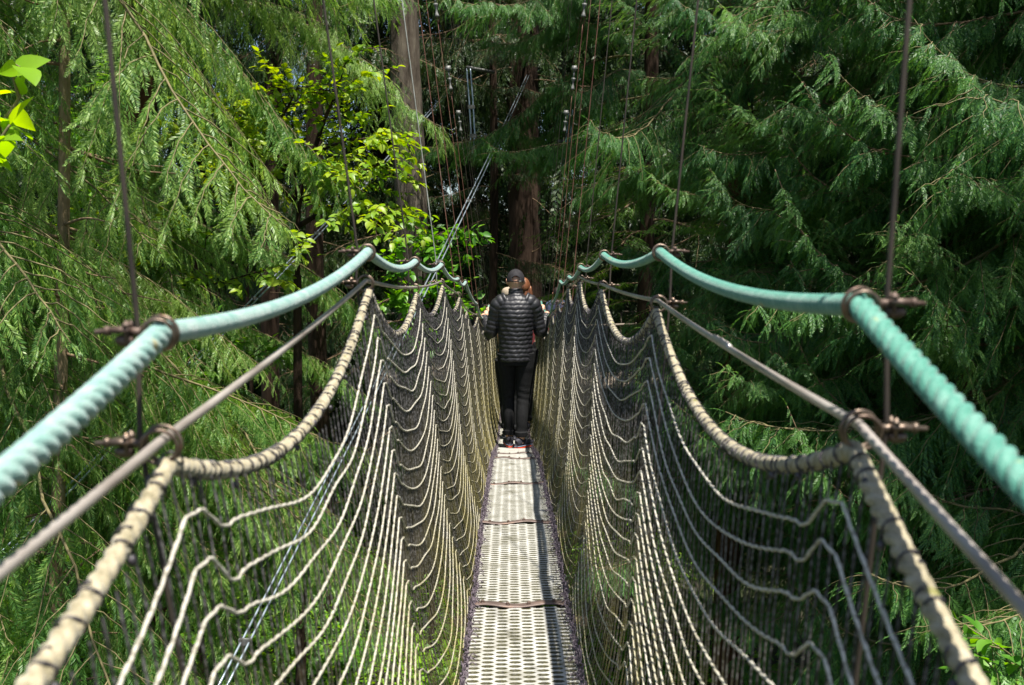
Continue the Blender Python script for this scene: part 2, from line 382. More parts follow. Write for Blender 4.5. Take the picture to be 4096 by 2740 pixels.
# straps over the joints
def strap(i):
    mb = MB(); n = 25; xs = np.linspace(-.178, .178, n); ph = i * 1.7
    tilt = [0, 0, .0, .02, .035, .05, -.06, .07, 0, .04, 0, 0, 0, 0, 0][i]
    V = []
    for k, x in enumerate(xs):
        zz = .004 * math.sin(x * 30 + ph) + .007; yy = .006 * math.sin(x * 21 + ph) + tilt * x * 2
        hw = .021 + .002 * math.sin(x * 50 + ph)
        V += [(x, yy - hw, zz - .002), (x, yy - hw + .003, zz + .0025), (x, yy + hw - .003, zz + .0025), (x, yy + hw, zz - .002)]
    Q = [];
    for k in range(n - 1):
        for j in range(4):
            Q.append((k * 4 + j, k * 4 + (j + 1) % 4, (k + 1) * 4 + (j + 1) % 4, (k + 1) * 4 + j))
    c = np.array((deck_x[i], deck_y[i], deck_z[i]))
    mb.add(np.array(V) + c, Q)
    o = bpart(mb, 'deck_strap', M['strap'])
    for x in (-.128, -.042, .042, .128):
        k = int((x + .178) / .356 * (n - 1)); p = np.array(V[k * 4 + 1]) * .5 + np.array(V[k * 4 + 2]) * .5 + c
        q = MB(); q.tube([p, p + (0, 0, .002)], .0085, 12); q.tube([p, p + (0, 0, .009)], .0055, 6)
        bsub(q, 'bolt', M['rusty'], o)
for i in range(2, NH): strap(i)
# cross beams that carry the deck, out to the hanger cables
for i in range(1, NH):
    mb = MB(); c = np.array((deck_x[i], deck_y[i], deck_z[i] - .055)); mb.add(*box(c, (.235, .018, .012)))
    bpart(mb, 'cross_beam', M['iron'], smooth=False)

def sag_path(P, sags, n=24, off=(0, 0, 0)):
    out = []; sg = []
    for i in range(len(P) - 1):
        t = np.linspace(0, 1, n, endpoint=False)[:, None]
        p = P[i] * (1 - t) + P[i + 1] * t; p = p + off
        p[:, 2] -= 4 * sags[i] * (t * (1 - t))[:, 0]
        out.append(p)
    out.append((P[-1] + off)[None]); return np.concatenate(out)

def clampthing(pos, side, axis, lower, i):
    """two shackle rings round the rope, a saddle and a threaded bolt with nuts reaching outwards"""
    c = np.asarray(pos, float); s = side
    mb = MB(); dx = (.006 if i < 4 else .005)
    ax = np.array(axis) / np.linalg.norm(axis)
    cc = c + (s * .002, 0, -.001 if not lower else -.006)
    R0 = (.0148 if i < 2 else .0165) if not lower else .0165
    mb.add(*torus(cc - ax * dx, R0, .0021, tuple(ax + np.array((.12 * s, 0, .05)))))
    mb.add(*torus(cc + ax * dx, R0 + .0012, .0021, tuple(ax - np.array((.10 * s, 0, .02)))))
    body = bpart(mb, 'rope_clamp', M['iron'])
    mb = MB(); o = cc + (s * (R0 + .006), 0, .002)
    mb.tube([o - (s * .006, 0, 0), o + (s * .012, 0, .001)], [.0048, .0036], 10)
    mb.add(*box(o + (s * .014, 0, .002), (.009, .0095, .0028)))
    for yy in (-.0065, .0065):
        mb.tube([o + (s * .008, yy, -.007), o + (s * .008, yy, .011)], .0022, 8)
        mb.tube([o + (s * .008, yy, .005), o + (s * .008, yy, .0085)], .0042, 6)
    mb.tube([o + (s * .018, 0, .001), o + (s * .040, 0, .000)], .0024, 8)
    mb.tube([o + (s * .026, 0, .001), o + (s * .031, 0, .001)], .005, 6)
    mb.add(*ellipsoid(o + (s * .012, 0, -.008), (.010, .006, .006), 12, 8))
    bsub(mb, 'clamp_bolt', M['rusty'] if not lower else M['iron'], body)

def tan_at(P, i):
    d = P[min(i + 1, len(P) - 1)] - P[max(i - 1, 0)]; return d / np.linalg.norm(d)

for s in (-1, 1):
    RP, CP = RAIL[s], CABLE[s]
    # handrail rope: three-strand laid near the camera, then whipped with fine coils
    Pr = sag_path(RP, [.03] * (NH - 1), 24)
    fine = interp(Pr[:25], np.linspace(.4, 1, 420))
    mb = MB(); ph = 0
    mb.tube(fine, .0112, 30, rf=lambda q, th: .62 + .46 * np.abs(np.cos(1.5 * (th - q * 2 * math.pi / .050))) ** .7)
    for a, b, n, k in ((24, 49, 640, 18), (48, 73, 560, 14)):
        f = interp(Pr[a:b], np.linspace(0, 1, n)); f = f + np.array([0, 0, -.0])
        mb.tube(f, .0104, k, rf=lambda q, th: 1 + .15 * np.abs(np.cos(q * math.pi / .0125 + th * .5)) - .08)
    f = interp(Pr[72:], np.linspace(0, 1, 500))
    mb.tube(f, .0100, 12, rf=lambda q, th: 1 + .06 * np.cos(q * 2 * math.pi / .02 + th))
    o = bpart(mb, 'handrail_rope', M['rope_left'] if s < 0 else M['rope_right'])
    o['label'] = 'pale mint handrail rope' if s < 0 else 'teal handrail rope'
    # steel side cable
    Pc = sag_path(CP, [.006] * (NH - 1), 24)
    mb = MB(); f = interp(Pc[:73], np.linspace(0, 1, 900))
    mb.tube(f, .0046, 14, rf=lambda q, th: 1 + .05 * np.abs(np.cos(3 * (th - q * 2 * math.pi / .09))))
    mb.tube(Pc[72:], .0048, 10)
    if s > 0:
        f = interp(Pc[24:49], np.linspace(.44, .53, 60)); f2 = f + np.array((0.0, 0, .002))
        mb.tube(f2, .0062 * np.sin(np.linspace(.5, 2.6, 60)) ** .3, 12, rf=lambda q, th: 1 + .16 * np.sin(q * 260 + th) * np.sin(th * 3 + q * 90))
    bpart(mb, 'side_cable', M['steel_cable'])
    # border rope of the net, hanging in scallops from the cable
    SG = [.10, .125, .115, .105, .10, .09, .10, .09, .09, .09, .09, .09, .09, .09]
    TOP = CP + np.array((-s * .004, 0, -.024))
    def top_shape(sg, t): return 4 * sg * t * (1 - t)
    Pb = []
    for i in range(NH - 1):
        n = 60; t = np.linspace(0, 1, n, endpoint=False); p = TOP[i] * (1 - t)[:, None] + TOP[i + 1] * t[:, None]
        e = .0 * t
        p[:, 2] -= top_shape(SG[i], t)
        Pb.append(p)
    Pb.append(TOP[-1][None]); Pb = np.concatenate(Pb)
    mb = MB(); f = interp(Pb[15:181], np.linspace(0, 1, 1300))
    jit = np.interp(np.arange(1300), np.linspace(0, 1300, 90), rng.uniform(.93, 1.08, 90))
    mb.tube(f, .0088 * jit, 20, rf=lambda q, th: .62 + .50 * np.abs(np.cos(1.5 * (th + q * 2 * math.pi / .052))) ** .65)
    f = interp(Pb[180:], np.linspace(0, 1, 900)); jit = np.interp(np.arange(900), np.linspace(0, 900, 200), rng.uniform(.85, 1.1, 200))
    mb.tube(f, .0088 * jit, 12, rf=lambda q, th: .92 + .12 * np.abs(np.cos(1.5 * (th + q * 2 * math.pi / .055))))
    mbr = mb
    # dark lashings wound round the border rope
    mb = MB(); T, N, B = frames(Pb); q = 0
    seg = np.linalg.norm(np.diff(Pb, axis=0), axis=1); S = np.concatenate(([0], np.cumsum(seg))); q = S[15] + .01
    while q < S[-1] - .05:
        k = int(np.searchsorted(S, q)); k = min(k, len(Pb) - 2)
        th = np.linspace(0, 2 * math.pi * 1.12, 18) + rng.uniform(0, 6)
        pitch = rng.uniform(.008, .02); c = Pb[k]
        loop = c + (th[:, None] - th[0]) / 6.28 * pitch * T[k] + .0101 * (np.cos(th)[:, None] * N[k] + np.sin(th)[:, None] * B[k])
        mb.tube(loop, .0013, 5)
        if rng.random() < .5:   # knot on the side
            a = rng.uniform(0, 6.28); kc = c + .011 * (math.cos(a) * N[k] + math.sin(a) * B[k]) + (0, 0, -.008)
            mb.add(*ellipsoid(kc, (.004, .0045, .005), 8, 6))
            if rng.random() < .4: mb.tube([kc, kc + (-s * .004, .004, -.008), kc + (-s * .006, .001, -.022)], .0014, 5)
        q += rng.uniform(.022, .05) if Pb[k][1] > 1 else rng.uniform(.035, .06)
    mbr.add(np.concatenate(mb.V), np.concatenate(mb.Q), np.concatenate(mb.T), 1); bpart(mbr, 'net_border_rope', [M['rope_tan'], M['lashing']])
    # the net: close dark cords from the border rope down to the deck edge, with pale cords running along
    def net_x(y, z):
        """the net's side plane leans in from the cable to the deck edge"""
        cz = np.interp(y, CP[:, 1], CP[:, 2]); cx = np.interp(y, CP[:, 1], TOP[:, 0]); dx, dz = deck_at(y)
        f = np.clip((cz - z) / (cz - dz), 0, 1)
        return cx * (1 - f) + (dx + s * (DW + .01)) * f + s * .030 * np.sin(f * f * math.pi)
    mb = MB(); NC = 44
    for i in range(NH - 1):
        if i >= 12: continue
        for k in range(NC):
            t0 = (k + .5 + rng.uniform(-.22, .22)) / NC
            # cords crowd together near each clamp
            t = t0 - .012 * math.sin(2 * math.pi * t0)
            p = TOP[i] * (1 - t) + TOP[i + 1] * t; z0 = p[2] - top_shape(SG[i], t) - .006
            y = p[1]
            if y < .2: continue
            dx, dz = deck_at(y); m = 22 if i < 4 else 12
            zz = np.linspace(z0, dz - .01, m); yb = np.interp(y, deck_y, deck_y)
            yy = y + np.cumsum(rng.normal(0, .0011, m)) * (1 if i < 4 else .7)
            xx = net_x(y, zz) + rng.normal(0, .0008, m)
            mb.tube(np.stack((xx, yy, zz), -1), .00135 if i < 3 else .00125, 5 if i < 3 else 4, caps=False)
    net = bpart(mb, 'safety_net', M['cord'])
    net['label'] = 'dark vertical net cords'
    mb = MB()
    for r in range(1, 25):
        run = []
        for i in range(NH - 1):
            if i >= 13: continue
            n = NC * 3 if i < 3 else 30
            t = np.linspace(0, 1, n, endpoint=False); p = TOP[i] * (1 - t)[:, None] + TOP[i + 1] * t[:, None]
            depth = .0505 * r
            sg = SG[i] * .98 + (.01 if i < 4 else 0)
            fold = 1 + .05 * math.sin(i * 1.3 + r * .7)
            # asymmetric catenary with a small tuck beside each hanger
            sh = 4 * t * (1 - t)
            z = p[:, 2] - depth - sg * fold * sh
            a1 = rng.uniform(.004, .015); z += a1 * np.exp(-((t - .035) / .02) ** 2) - a1 * .7 * np.exp(-((t - .08) / .022) ** 2)
            z += (np.arange(n) % 3 == 0) * (-.0014 if i < 3 else 0) + sum(rng.normal(0, .0024) * np.sin(math.pi * q * t) for q in (2, 3, 5, 7))
            dx, dz = deck_at(p[:, 1]); low = dz + .012 + .001 * (25 - r)
            k_ = .03
            z = low + k_ * np.log1p(np.exp((z - low) / k_)) if True else z
            x = net_x(p[:, 1], z) - s * .0020
            seg_ = np.stack((x, p[:, 1], z), -1)
            for j in range(len(seg_)):
                if seg_[j][2] < low[j] + .010 or seg_[j][1] < .25:
                    if len(run) > 3: mb.tube(np.array(run), (.00175 - .0004 * np.clip((np.array(run)[:, 1] - 1.5) / 2, 0, 1)) * np.where((np.arange(len(run)) % 3 == 0) & (np.array(run)[:, 1] < 3.4), 1.35, 1), 6, caps=True)
                    run = []
                else: run.append(seg_[j])
        if len(run) > 3: mb.tube(np.array(run), (.00175 - .0004 * np.clip((np.array(run)[:, 1] - 1.5) / 2, 0, 1)) * np.where((np.arange(len(run)) % 3 == 0) & (np.array(run)[:, 1] < 3.4), 1.35, 1), 6, caps=True)
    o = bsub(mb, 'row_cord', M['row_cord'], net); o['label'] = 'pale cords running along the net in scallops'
    # chain-like lacing that ties the net to the deck edge
    mb = MB(); y = .5
    while y < 15.5:
        dx, dz = deck_at(y); c = np.array((dx + s * (DW + rng.uniform(.000, .012)), y, dz + rng.uniform(-.006, .018)))
        ax = tuple(rng.normal(size=3))
        mb.add(*torus(c, rng.uniform(.006, .010), .0022, ax, 10, 5))
        if rng.random() < .35:
            e = c + np.array((-s * rng.uniform(.01, .035), rng.uniform(-.02, .02), rng.uniform(-.002, .012)))
            mb.tube(smooth_path([c, (c + e) / 2 + (0, 0, .012), e], 7), .0018, 5)
        if rng.random() < .5:
            e = c + np.array((s * .004, rng.uniform(-.02, .02), rng.uniform(.02, .05)))
            mb.tube(smooth_path([c, (c + e) / 2 + rng.normal(0, .004, 3), e], 6), .0017, 5)
        y += .013 if y < 8 else .022
    bpart(mb, 'edge_lacing', M['lacing'])
    mb = MB(); ee = np.array([(deck_at(y)[0] + s * (DW + .006), y, deck_at(y)[1] - .006) for y in np.linspace(.3, 16, 160)])
    mb.tube(ee, .005, 8, rf=lambda q, th: 1 + .15 * np.cos(3 * th + q * 200)); bpart(mb, 'edge_rope', M['lacing'])
    # clamps and hanger cables
    for i in range(1, NH):
        clampthing(RP[i], s, tan_at(RP, i), False, i); clampthing(CP[i] + np.array((0, 0, 0)), s, tan_at(CP, i), True, i)
        out = .022 if s < 0 else .026
        a = RP[i] + np.array((s * out, 0, .0)); b = CP[i] + np.array((s * out, 0, 0))
        lean = .07 if i == 1 else (.125 if s < 0 else .092)
        if i == 1 and s > 0: lean = .045
        foot = np.array((deck_x[i] + s * .225, deck_y[i], deck_z[i] - .05))
        r = .0027 if i < 4 else .0024
        tb = {7: 1.96, 8: 1.58, 9: 1.35}.get(i)
        ztop = tb if tb else 4.6
        top = a + np.array((s * lean, 0, 1)) * (ztop - a[2])
        mat = M['wire_dark'] if i < 4 else (M['wire_pale'] if (i == 4 and s < 0) else (M['wire_rust'] if i in (5, 6, 7, 8) else M['wire_dark']))
        mb = MB(); pts = np.vstack((interp([foot, b], np.linspace(0, 1, 6))[:-1], interp([b, a], np.linspace(0, 1, 4))[:-1], interp([a, top], np.linspace(0, 1, 30))))
        if i < 4: pts = interp(pts, np.linspace(0, 1, 500)); mb.tube(pts, r, 8, rf=lambda q, th: 1 + .09 * np.cos(3 * th - q * 2 * math.pi / .03))
        else: mb.tube(pts, r, 6)
        if tb:   # the wire divides above a turnbuckle
            d = np.array((s * lean, 0, 1)); d /= np.linalg.norm(d); e = top + d * .32
            mb.tube([top - d * .02, top + d * .07 + (.016, 0, 0)], .002, 5); mb.tube([top - d * .02, top + d * .07 - (.016, 0, 0)], .002, 5)
            for q in (-.022, .022):
                mb.tube([e + (q, 0, -.01), e + (q * .8 + s * .62, .2, 3.4)], .0026, 5)
        h = bpart(mb, 'hanger_cable', mat)
        if tb:
            mb = MB(); mb.tube(interp([top + d * .06, top + d * .17], np.linspace(0, 1, 9)), .014 + .006 * np.cos(np.linspace(0, 6.28, 9)), 10)
            mb.tube([top + d * .16, top + d * .24], .007, 8); mb.add(*box(top + d * .26, (.022, .012, .025)))
            mb.tube([top + d * .26 - (.03, 0, 0), top + d * .26 + (.03, 0, 0)], .006, 8)
            bsub(mb, 'turnbuckle', M['galv'], h)

# ------------------------------------------------------------------ guy cables in the forest (pairs of steel lines)
def twin(label, p, q, gap, r=.011, cat='guy cable', grp=None, side=(1, 0, 0), spacers=8):
    p, q = np.array(p), np.array(q); mid = (p + q) / 2
    e = empty('guy_cable', p); tag(e, label, cat, grp)
    sd_ = np.array(side) * gap / 2
    for k in (-1, 1):
        mb = MB(); P = interp([p, q], np.linspace(0, 1, 40)) - p + k * sd_
        P[:, 2] -= .10 * 4 * np.linspace(0, 1, 40) * (1 - np.linspace(0, 1, 40)); mb.tube(P, r, 8); mb.build('steel_line', M['twin'], e)
    for t in np.linspace(.04, .96, spacers):
        c = (q - p) * t; c[2] -= .4 * t * (1 - t); mb = MB(); mb.add(*box(c, (gap / 2 + .015, .012, .02))); mb.build('spacer', M['galv'], e, smooth=False)
twin('long pair of pale steel lines slanting from the middle trunk down behind the left net', at(2112, 300, 19.2), at(820, 2880, 5.6), .05, .008)
twin('thin grey pair of steel lines crossing the grey trunk towards the lower left', at(1850, 300, 21), at(-60, 2290, 7.0), .06, .009)
def yoke(label, pts, beam, d):
    p0 = at(*pts[0], d); e = empty('forest_rigging', p0); tag(e, label, 'rigging')
    P = [at(*p, d) - p0 for p in pts]
    for k in (-1, 1):
        mb = MB(); mb.tube(interp(np.array(P) + np.array((k * .03, 0, 0)), np.linspace(0, 1, 30)), .013, 8); mb.build('steel_line', M['twin'], e)
    for t in (.4, .68, .86):
        c = interp(np.array(P), np.array([t]))[0]; mb = MB(); mb.add(*box(c, (.055, .02, .03))); mb.build('spacer', M['galv'], e, smooth=False)
    a, b = at(*beam[0], d + .02) - p0, at(*beam[1], d + .4) - p0
    mb = MB(); mb.tube([a, b], .03, 10); mb.build('cross_bar', M['galv'], e)
yoke('upright pair of bluish steel rods under a short bar left of the middle trunk', [(1874, 275), (1884, 400), (1892, 540), (1881, 622)], [(1868, 270), (1975, 290)], 16)
yoke('upright pair of bluish steel rods with a pale bar right of the middle trunk', [(2283, 440), (2276, 520), (2266, 620), (2259, 668)], [(2232, 566), (2316, 567)], 15.5)



# ------------------------------------------------------------------ people
M['skin'] = mat_noise('skin', [(.3, (.50, .27, .18)), (.7, (.66, .40, .28))], 12, .5, spec=.35)
M['skin'].node_tree.nodes["Principled BSDF"].inputs['Subsurface Weight'].default_value = .25
M['skin'].node_tree.nodes["Principled BSDF"].inputs['Subsurface Radius'].default_value = (.02, .006, .003)
M['jacket'] = mat_noise('black_nylon', [(.3, (.006, .0055, .008)), (.7, (.013, .012, .016))], 22, .52, bmp=.6, bd=.004, spec=.6)
M['jean'] = mat_noise('black_denim', [(.3, (.004, .004, .0045)), (.7, (.010, .010, .011))], 50, .85, bmp=.3, bd=.001, spec=.25)
M['cap'] = mat_noise('washed_black_cotton', [(.3, (.008, .007, .009)), (.7, (.024, .022, .026))], 45, .8, spec=.3)
M['shoe'] = mat_noise('dark_suede', [(.3, (.015, .014, .022)), (.7, (.035, .033, .045))], 50, .7)
M['sole_red'] = mat_noise('red_rubber', [(.3, (.60, .05, .02)), (.7, (.75, .09, .035))], 20, .5)
M['sole_blue'] = mat_noise('blue_grey_rubber', [(.3, (.10, .12, .17)), (.7, (.18, .21, .28))], 20, .5)
M['hair_dark'] = mat_noise('dark_hair', [(.35, (.006, .004, .004)), (.7, (.025, .015, .012))], 60, .4, stretch=(1, 1, .08), bmp=.6, bd=.004)
M['hair_auburn'] = mat_noise('auburn_hair', [(.3, (.06, .022, .01)), (.5, (.15, .055, .025)), (.75, (.27, .12, .055))], 60, .4, stretch=(1, 1, .08), bmp=.6, bd=.004)
M['hat_tan'] = mat_noise('tan_felt', [(.3, (.26, .20, .14)), (.7, (.40, .33, .25))], 30, .8)
M['navy'] = mat_noise('navy_cloth', [(.3, (.015, .025, .06)), (.7, (.03, .045, .10))], 30, .8)
M['charcoal'] = mat_noise('charcoal_cloth', [(.3, (.025, .025, .03)), (.7, (.06, .06, .065))], 30, .8)
M['maroon'] = mat_noise('maroon_cloth', [(.3, (.12, .015, .02)), (.7, (.22, .03, .035))], 30, .8)
M['eye'] = mat_noise('eye', [(.4, (.03, .02, .015)), (.6, (.05, .03, .02))], 5, .2)
M['denim_blue'] = mat_noise('blue_denim', [(.3, (.03, .05, .11)), (.7, (.07, .10, .18))], 60, .85)
M['metal_buckle'] = M['galv']

def remesh(o, vox, it=2):
    m = o.modifiers.new('remesh', 'REMESH'); m.mode = 'VOXEL'; m.voxel_size = vox; m.use_smooth_shade = True
    if it:
        k = o.modifiers.new('smooth', 'SMOOTH'); k.iterations = it; k.factor = .5
def limb(mb, P, Rr, n=30, k=18, rf=None):
    P = smooth_path(P, n); r = np.interp(np.linspace(0, 1, n), np.linspace(0, 1, len(Rr)), Rr); mb.tube(P, r, k, rf=rf)
def rotz(a):
    c, s_ = math.cos(a), math.sin(a); return np.array(((c, -s_, 0), (s_, c, 0), (0, 0, 1.)))
def head_geo(mb, c, yaw=0, tilt=0):
    """skull, jaw, nose, lips, ears; faces +y"""
    V, Q, T = ellipsoid((0, 0, 0), (.074, .094, .112), 48, 34)
    x, y, z = V.T.copy()
    f = np.clip(y / .094, 0, 1)
    V[:, 1] += .022 * np.exp(-(x / .013) ** 2 - ((z + .012) / .022) ** 2) * f            # nose
    V[:, 1] += .008 * np.exp(-(x / .016) ** 2 - ((z + .078) / .014) ** 2) * f            # chin
    V[:, 1] += .005 * np.exp(-(x / .022) ** 2 - ((z + .052) / .007) ** 2) * f            # lips
    V[:, 1] -= .010 * (np.exp(-((x - .031) / .014) ** 2 - ((z - .012) / .012) ** 2) + np.exp(-((x + .031) / .014) ** 2 - ((z - .012) / .012) ** 2)) * f
    V[:, 0] *= 1 - .22 * np.clip(-z / .112, 0, 1) ** 1.5
    V[:, 1] += np.where(y < 0, .020 * np.clip(-z / .112, 0, 1), 0)
    Rm = rotz(yaw); mb.add(V @ Rm.T + c, Q, T)
    for s in (-1, 1):
        for (ex, ey, ez, a, b_, c_) in ((.078, -.002, .000, .011, .017, .031), (.086, -.008, .006, .007, .016, .026)):
            V, Q, T = ellipsoid((s * ex, ey, ez), (a, b_, c_), 14, 10); mb.add(V @ Rm.T + c, Q, T)
def hand_geo(mb, grip, wrist, s, r0=.012):
    """palm lying on a rope that runs along y at grip; four fingers curl over it outwards, thumb under it inwards"""
    g = np.array(grip, float); wv = np.array(wrist, float)
    top = g + (-s * .006, -.004, r0 + .012)
    limb(mb, [wv, (wv + top) / 2 + (0, 0, .006), top + (0, -.03, 0), top + (0, .028, -.001)], [.026, .027, .030, .024], 14, 12)
    for q, (yy, L, rr) in enumerate(((-.030, .82, .0075), (-.010, .95, .0085), (.012, 1.0, .0088), (.034, .93, .0086))):
        a = np.linspace(R(115), R(115) - R(205) * L, 9); rad = r0 + .0095
        P = np.stack((s * np.cos(a) * rad + g[0], np.full(9, g[1] + yy), np.sin(a) * rad + g[2]), -1)
        mb.tube(P, np.linspace(rr, rr * .8, 9), 10)
    P = [top + (-s * .020, .012, -.004), g + (-s * .026, .036, .002), g + (-s * .017, .052, -.014), g + (-s * .002, .060, -.019)]
    limb(mb, P, [.012, .0105, .0095, .0080], 10, 10)
def foot_shoe(e, pos, yaw, soles):
    """low shoe, toe towards +y before yaw"""
    L = .285; n = 22; t = np.linspace(0, 1, n); mbs = []
    wdt = np.interp(t, [0, .04, .15, .4, .62, .8, .93, 1], [.018, .030, .036, .037, .047, .049, .038, .014])
    hgt = np.interp(t, [0, .05, .18, .3, .42, .6, .8, .95, 1], [.060, .082, .086, .080, .068, .052, .042, .034, .022])
    y = -.075 + L * t; Rm = rotz(yaw)
    def loft(z0, ztop, grow, nm, mat, parent):
        k = 20; th = np.linspace(0, 2 * math.pi, k, endpoint=False); V = []
        for i in range(n):
            h = (ztop[i] - z0) / 2; zc = (ztop[i] + z0) / 2
            c, s_ = np.cos(th), np.sin(th); c = np.sign(c) * abs(c) ** .8; s_ = np.sign(s_) * abs(s_) ** (.55 if grow else .9)
            V.append(np.stack(((wdt[i] + grow) * c, np.full(k, y[i] + (grow if i > n / 2 else -grow)), zc + h * s_), -1))
        V = np.array(V).reshape(-1, 3); i = np.arange(n - 1)[:, None] * k; j = np.arange(k)[None, :]; j2 = (j + 1) % k
        Q = np.stack((i + j, i + j2, i + k + j2, i + k + j), -1).reshape(-1, 4)
        T = np.vstack([(0, j_, (j_ + 1) % k) for j_ in range(1, k - 1)] + [((n - 1) * k, (n - 1) * k + j_ + 1, (n - 1) * k + j_) for j_ in range(1, k - 1)])
        mb = MB(); mb.add(V @ Rm.T + pos, Q, T); return mb.build(nm, mat, parent)
    sh = loft(.018, hgt + .018, 0, 'shoe', M['shoe'], e)
    if soles:
        loft(.000, np.full(n, .019), .003, 'outsole', M['sole_red'], sh)
        loft(.0195, np.full(n, .029), .0035, 'midsole', M['sole_blue'], sh)
    else: loft(.0, np.full(n, .022), .003, 'outsole', M['charcoal'], sh)
    return sh

def person(label, pos, H=1.71, yaw=0, hands=None, top='charcoal', legs='jean', hair=None, hair_len=.1, puffer=False, cap=False, hat=False, head_yaw=0, hat_mat='cap', feet=((-.075, .0, 0), (.075, .0, 0)), group=None, vox=.008, hips=.5, spread=1.0):
    e = empty('person', pos, yaw); tag(e, label, 'person', group); k = H / 1.71
    hc = np.array((0, .02, 1.595)) * k
    sw = .178 * k * spread
    sh = {s: np.array((s * sw, -.005, 1.405 * k)) for s in (-1, 1)}
    hd = {}
    hands = hands or {-1: (-.24, .18, .86), 1: (.24, .18, .86)}
    for s in (-1, 1):
        g = np.array(hands[s], float); d = g - sh[s]; wr = g + (-s * .012, -.085, .022)
        L1, L2 = .31 * k, .27 * k; dv = wr - sh[s]; dist = min(np.linalg.norm(dv), (L1 + L2) * .985); dv = dv / np.linalg.norm(dv)
        a = (L1 ** 2 - L2 ** 2 + dist ** 2) / (2 * dist); hgt = math.sqrt(max(L1 ** 2 - a * a, 0))
        pole = np.array((s * .02, -.30, -.95)); pole = pole - dv * pole.dot(dv); pole /= np.linalg.norm(pole)
        hd[s] = (g, wr, sh[s] + dv * a + pole * hgt)
    hip = {s: np.array((s * .085, 0, .90)) * k for s in (-1, 1)}
    ft = {-1: np.array(feet[0][:2] + (0,)), 1: np.array(feet[1][:2] + (0,))}
    an = {s: ft[s] + (0, 0, .085 * k) for s in (-1, 1)}
    kn = {s: hip[s] * .47 + an[s] * .53 + np.array((0, .035, .01)) for s in (-1, 1)}
    # one continuous body
    mb = MB(); head_geo(mb, hc, head_yaw)
    limb(mb, [(0, -.005, 1.40 * k), (0, .0, 1.48 * k), (0, .008, 1.56 * k)], [.075, .060, .060], 10)
    Z = np.array([.86, .95, 1.05, 1.18, 1.30, 1.40, 1.45]) * k
    mb.add(*rings([(0, 0, z) for z in Z], np.array([.14, .15, .135, .15, .165, .15, .08]) * k, np.array([.10, .105, .095, .105, .11, .09, .06]) * k, 28))
    for s in (-1, 1):
        g, wr, el = hd[s]
        limb(mb, [sh[s] * (.75, 1, 1), sh[s] * (1, 1, .985), (sh[s] + el) / 2, el, (el + wr) / 2, wr], [.055, .052, .045, .038, .034, .025], 26, 14)
        hand_geo(mb, g, wr, s)
        limb(mb, [hip[s], (hip[s] + kn[s]) / 2, kn[s], (kn[s] * .6 + an[s] * .4) + (0, -.015, 0), an[s]], [.080, .070, .052, .050, .036], 26, 16)
        mb.add(*ellipsoid(an[s] + (0, .03, -.03), (.035, .08, .035), 14, 8))
    body = mb.build('body', M['skin'], e); remesh(body, vox)
    mb = MB()
    for s in (-1, 1):
        c = hc + rotz(head_yaw) @ np.array((s * .031, .080, .012)); mb.add(*ellipsoid(c, (.012, .008, .007), 12, 8))
    mb.build('eyes', M['eye'], e)
    # trousers
    mb = MB()
    Z = np.array([.80, .86, .93, 1.0]) * k
    mb.add(*rings([(0, -.004, z) for z in Z], np.array([.145, .155, .152, .145]) * k, np.array([.115, .125, .118, .11]) * k, 32))
    for s in (-1, 1):
        wr_ = lambda q, th, s=s: 1 + .035 * np.sin(q * 95 + 2 * np.sin(th + s)) * np.exp(-((q - .42) / .10) ** 2) + .03 * np.sin(q * 60 + th) * np.exp(-((q - .76) / .08) ** 2)
        limb(mb, [hip[s] + (0, -.004, .02), hip[s] * .72 + kn[s] * .28, (hip[s] + kn[s]) / 2, kn[s], kn[s] * .55 + an[s] * .45 + (0, -.016, 0), an[s] + (0, -.002, .03)],
             [.094 * k, .090 * k, .076, .060, .056, .047], 60, 26, rf=wr_)
        if legs == 'jean': limb(mb, [an[s] + (0, -.003, .075), an[s] + (0, -.002, .028)], [.060, .058], 6, 26)
    tr = mb.build('trousers', M[legs], e); remesh(tr, vox)
    # top with sleeves
    mb = MB(); z0 = .835 if puffer else .92; n = 150 if puffer else 60
    Z = np.linspace(z0, 1.475, n) * k
    zz = Z / k
    A = np.interp(zz, [.82, .90, 1.02, 1.15, 1.28, 1.37, 1.42, 1.455, 1.475], [.170, .170, .167, .175, .187, .190, .172, .112, .078]) * k * spread
    B = np.interp(zz, [.82, .90, 1.02, 1.15, 1.28, 1.37, 1.42, 1.455, 1.475], [.125, .126, .122, .128, .135, .120, .100, .080, .070]) * k
    if puffer:
        p = np.abs(np.sin((zz - z0) * math.pi / .0415)) ** .6 * .0085 - .002; A = A + p; B = B + p
        A[:3] = A[3] * .99; B[:3] = B[3] * .99
    V, Q, T = rings([(0, -.004 + .012 * max(0, z - 1.3), z) for z in Z], A, B, 64)
    if puffer:   # irregular quilting puckers
        th = np.arctan2(V[:, 1], V[:, 0]); V[:, 2] += .006 * np.sin(th * 2.0 + 1) * np.sin(V[:, 2] * 7) + .0025 * np.sin(th * 7 + V[:, 2] * 31); q = 1 + .014 * np.sin(th * 23 + V[:, 2] * 60) * np.sin(V[:, 2] * 170 + th * 5) + .010 * np.sin(th * 11 + V[:, 2] * 43); V[:, 0] *= q; V[:, 1] *= q
    mb.add(V, Q, T)
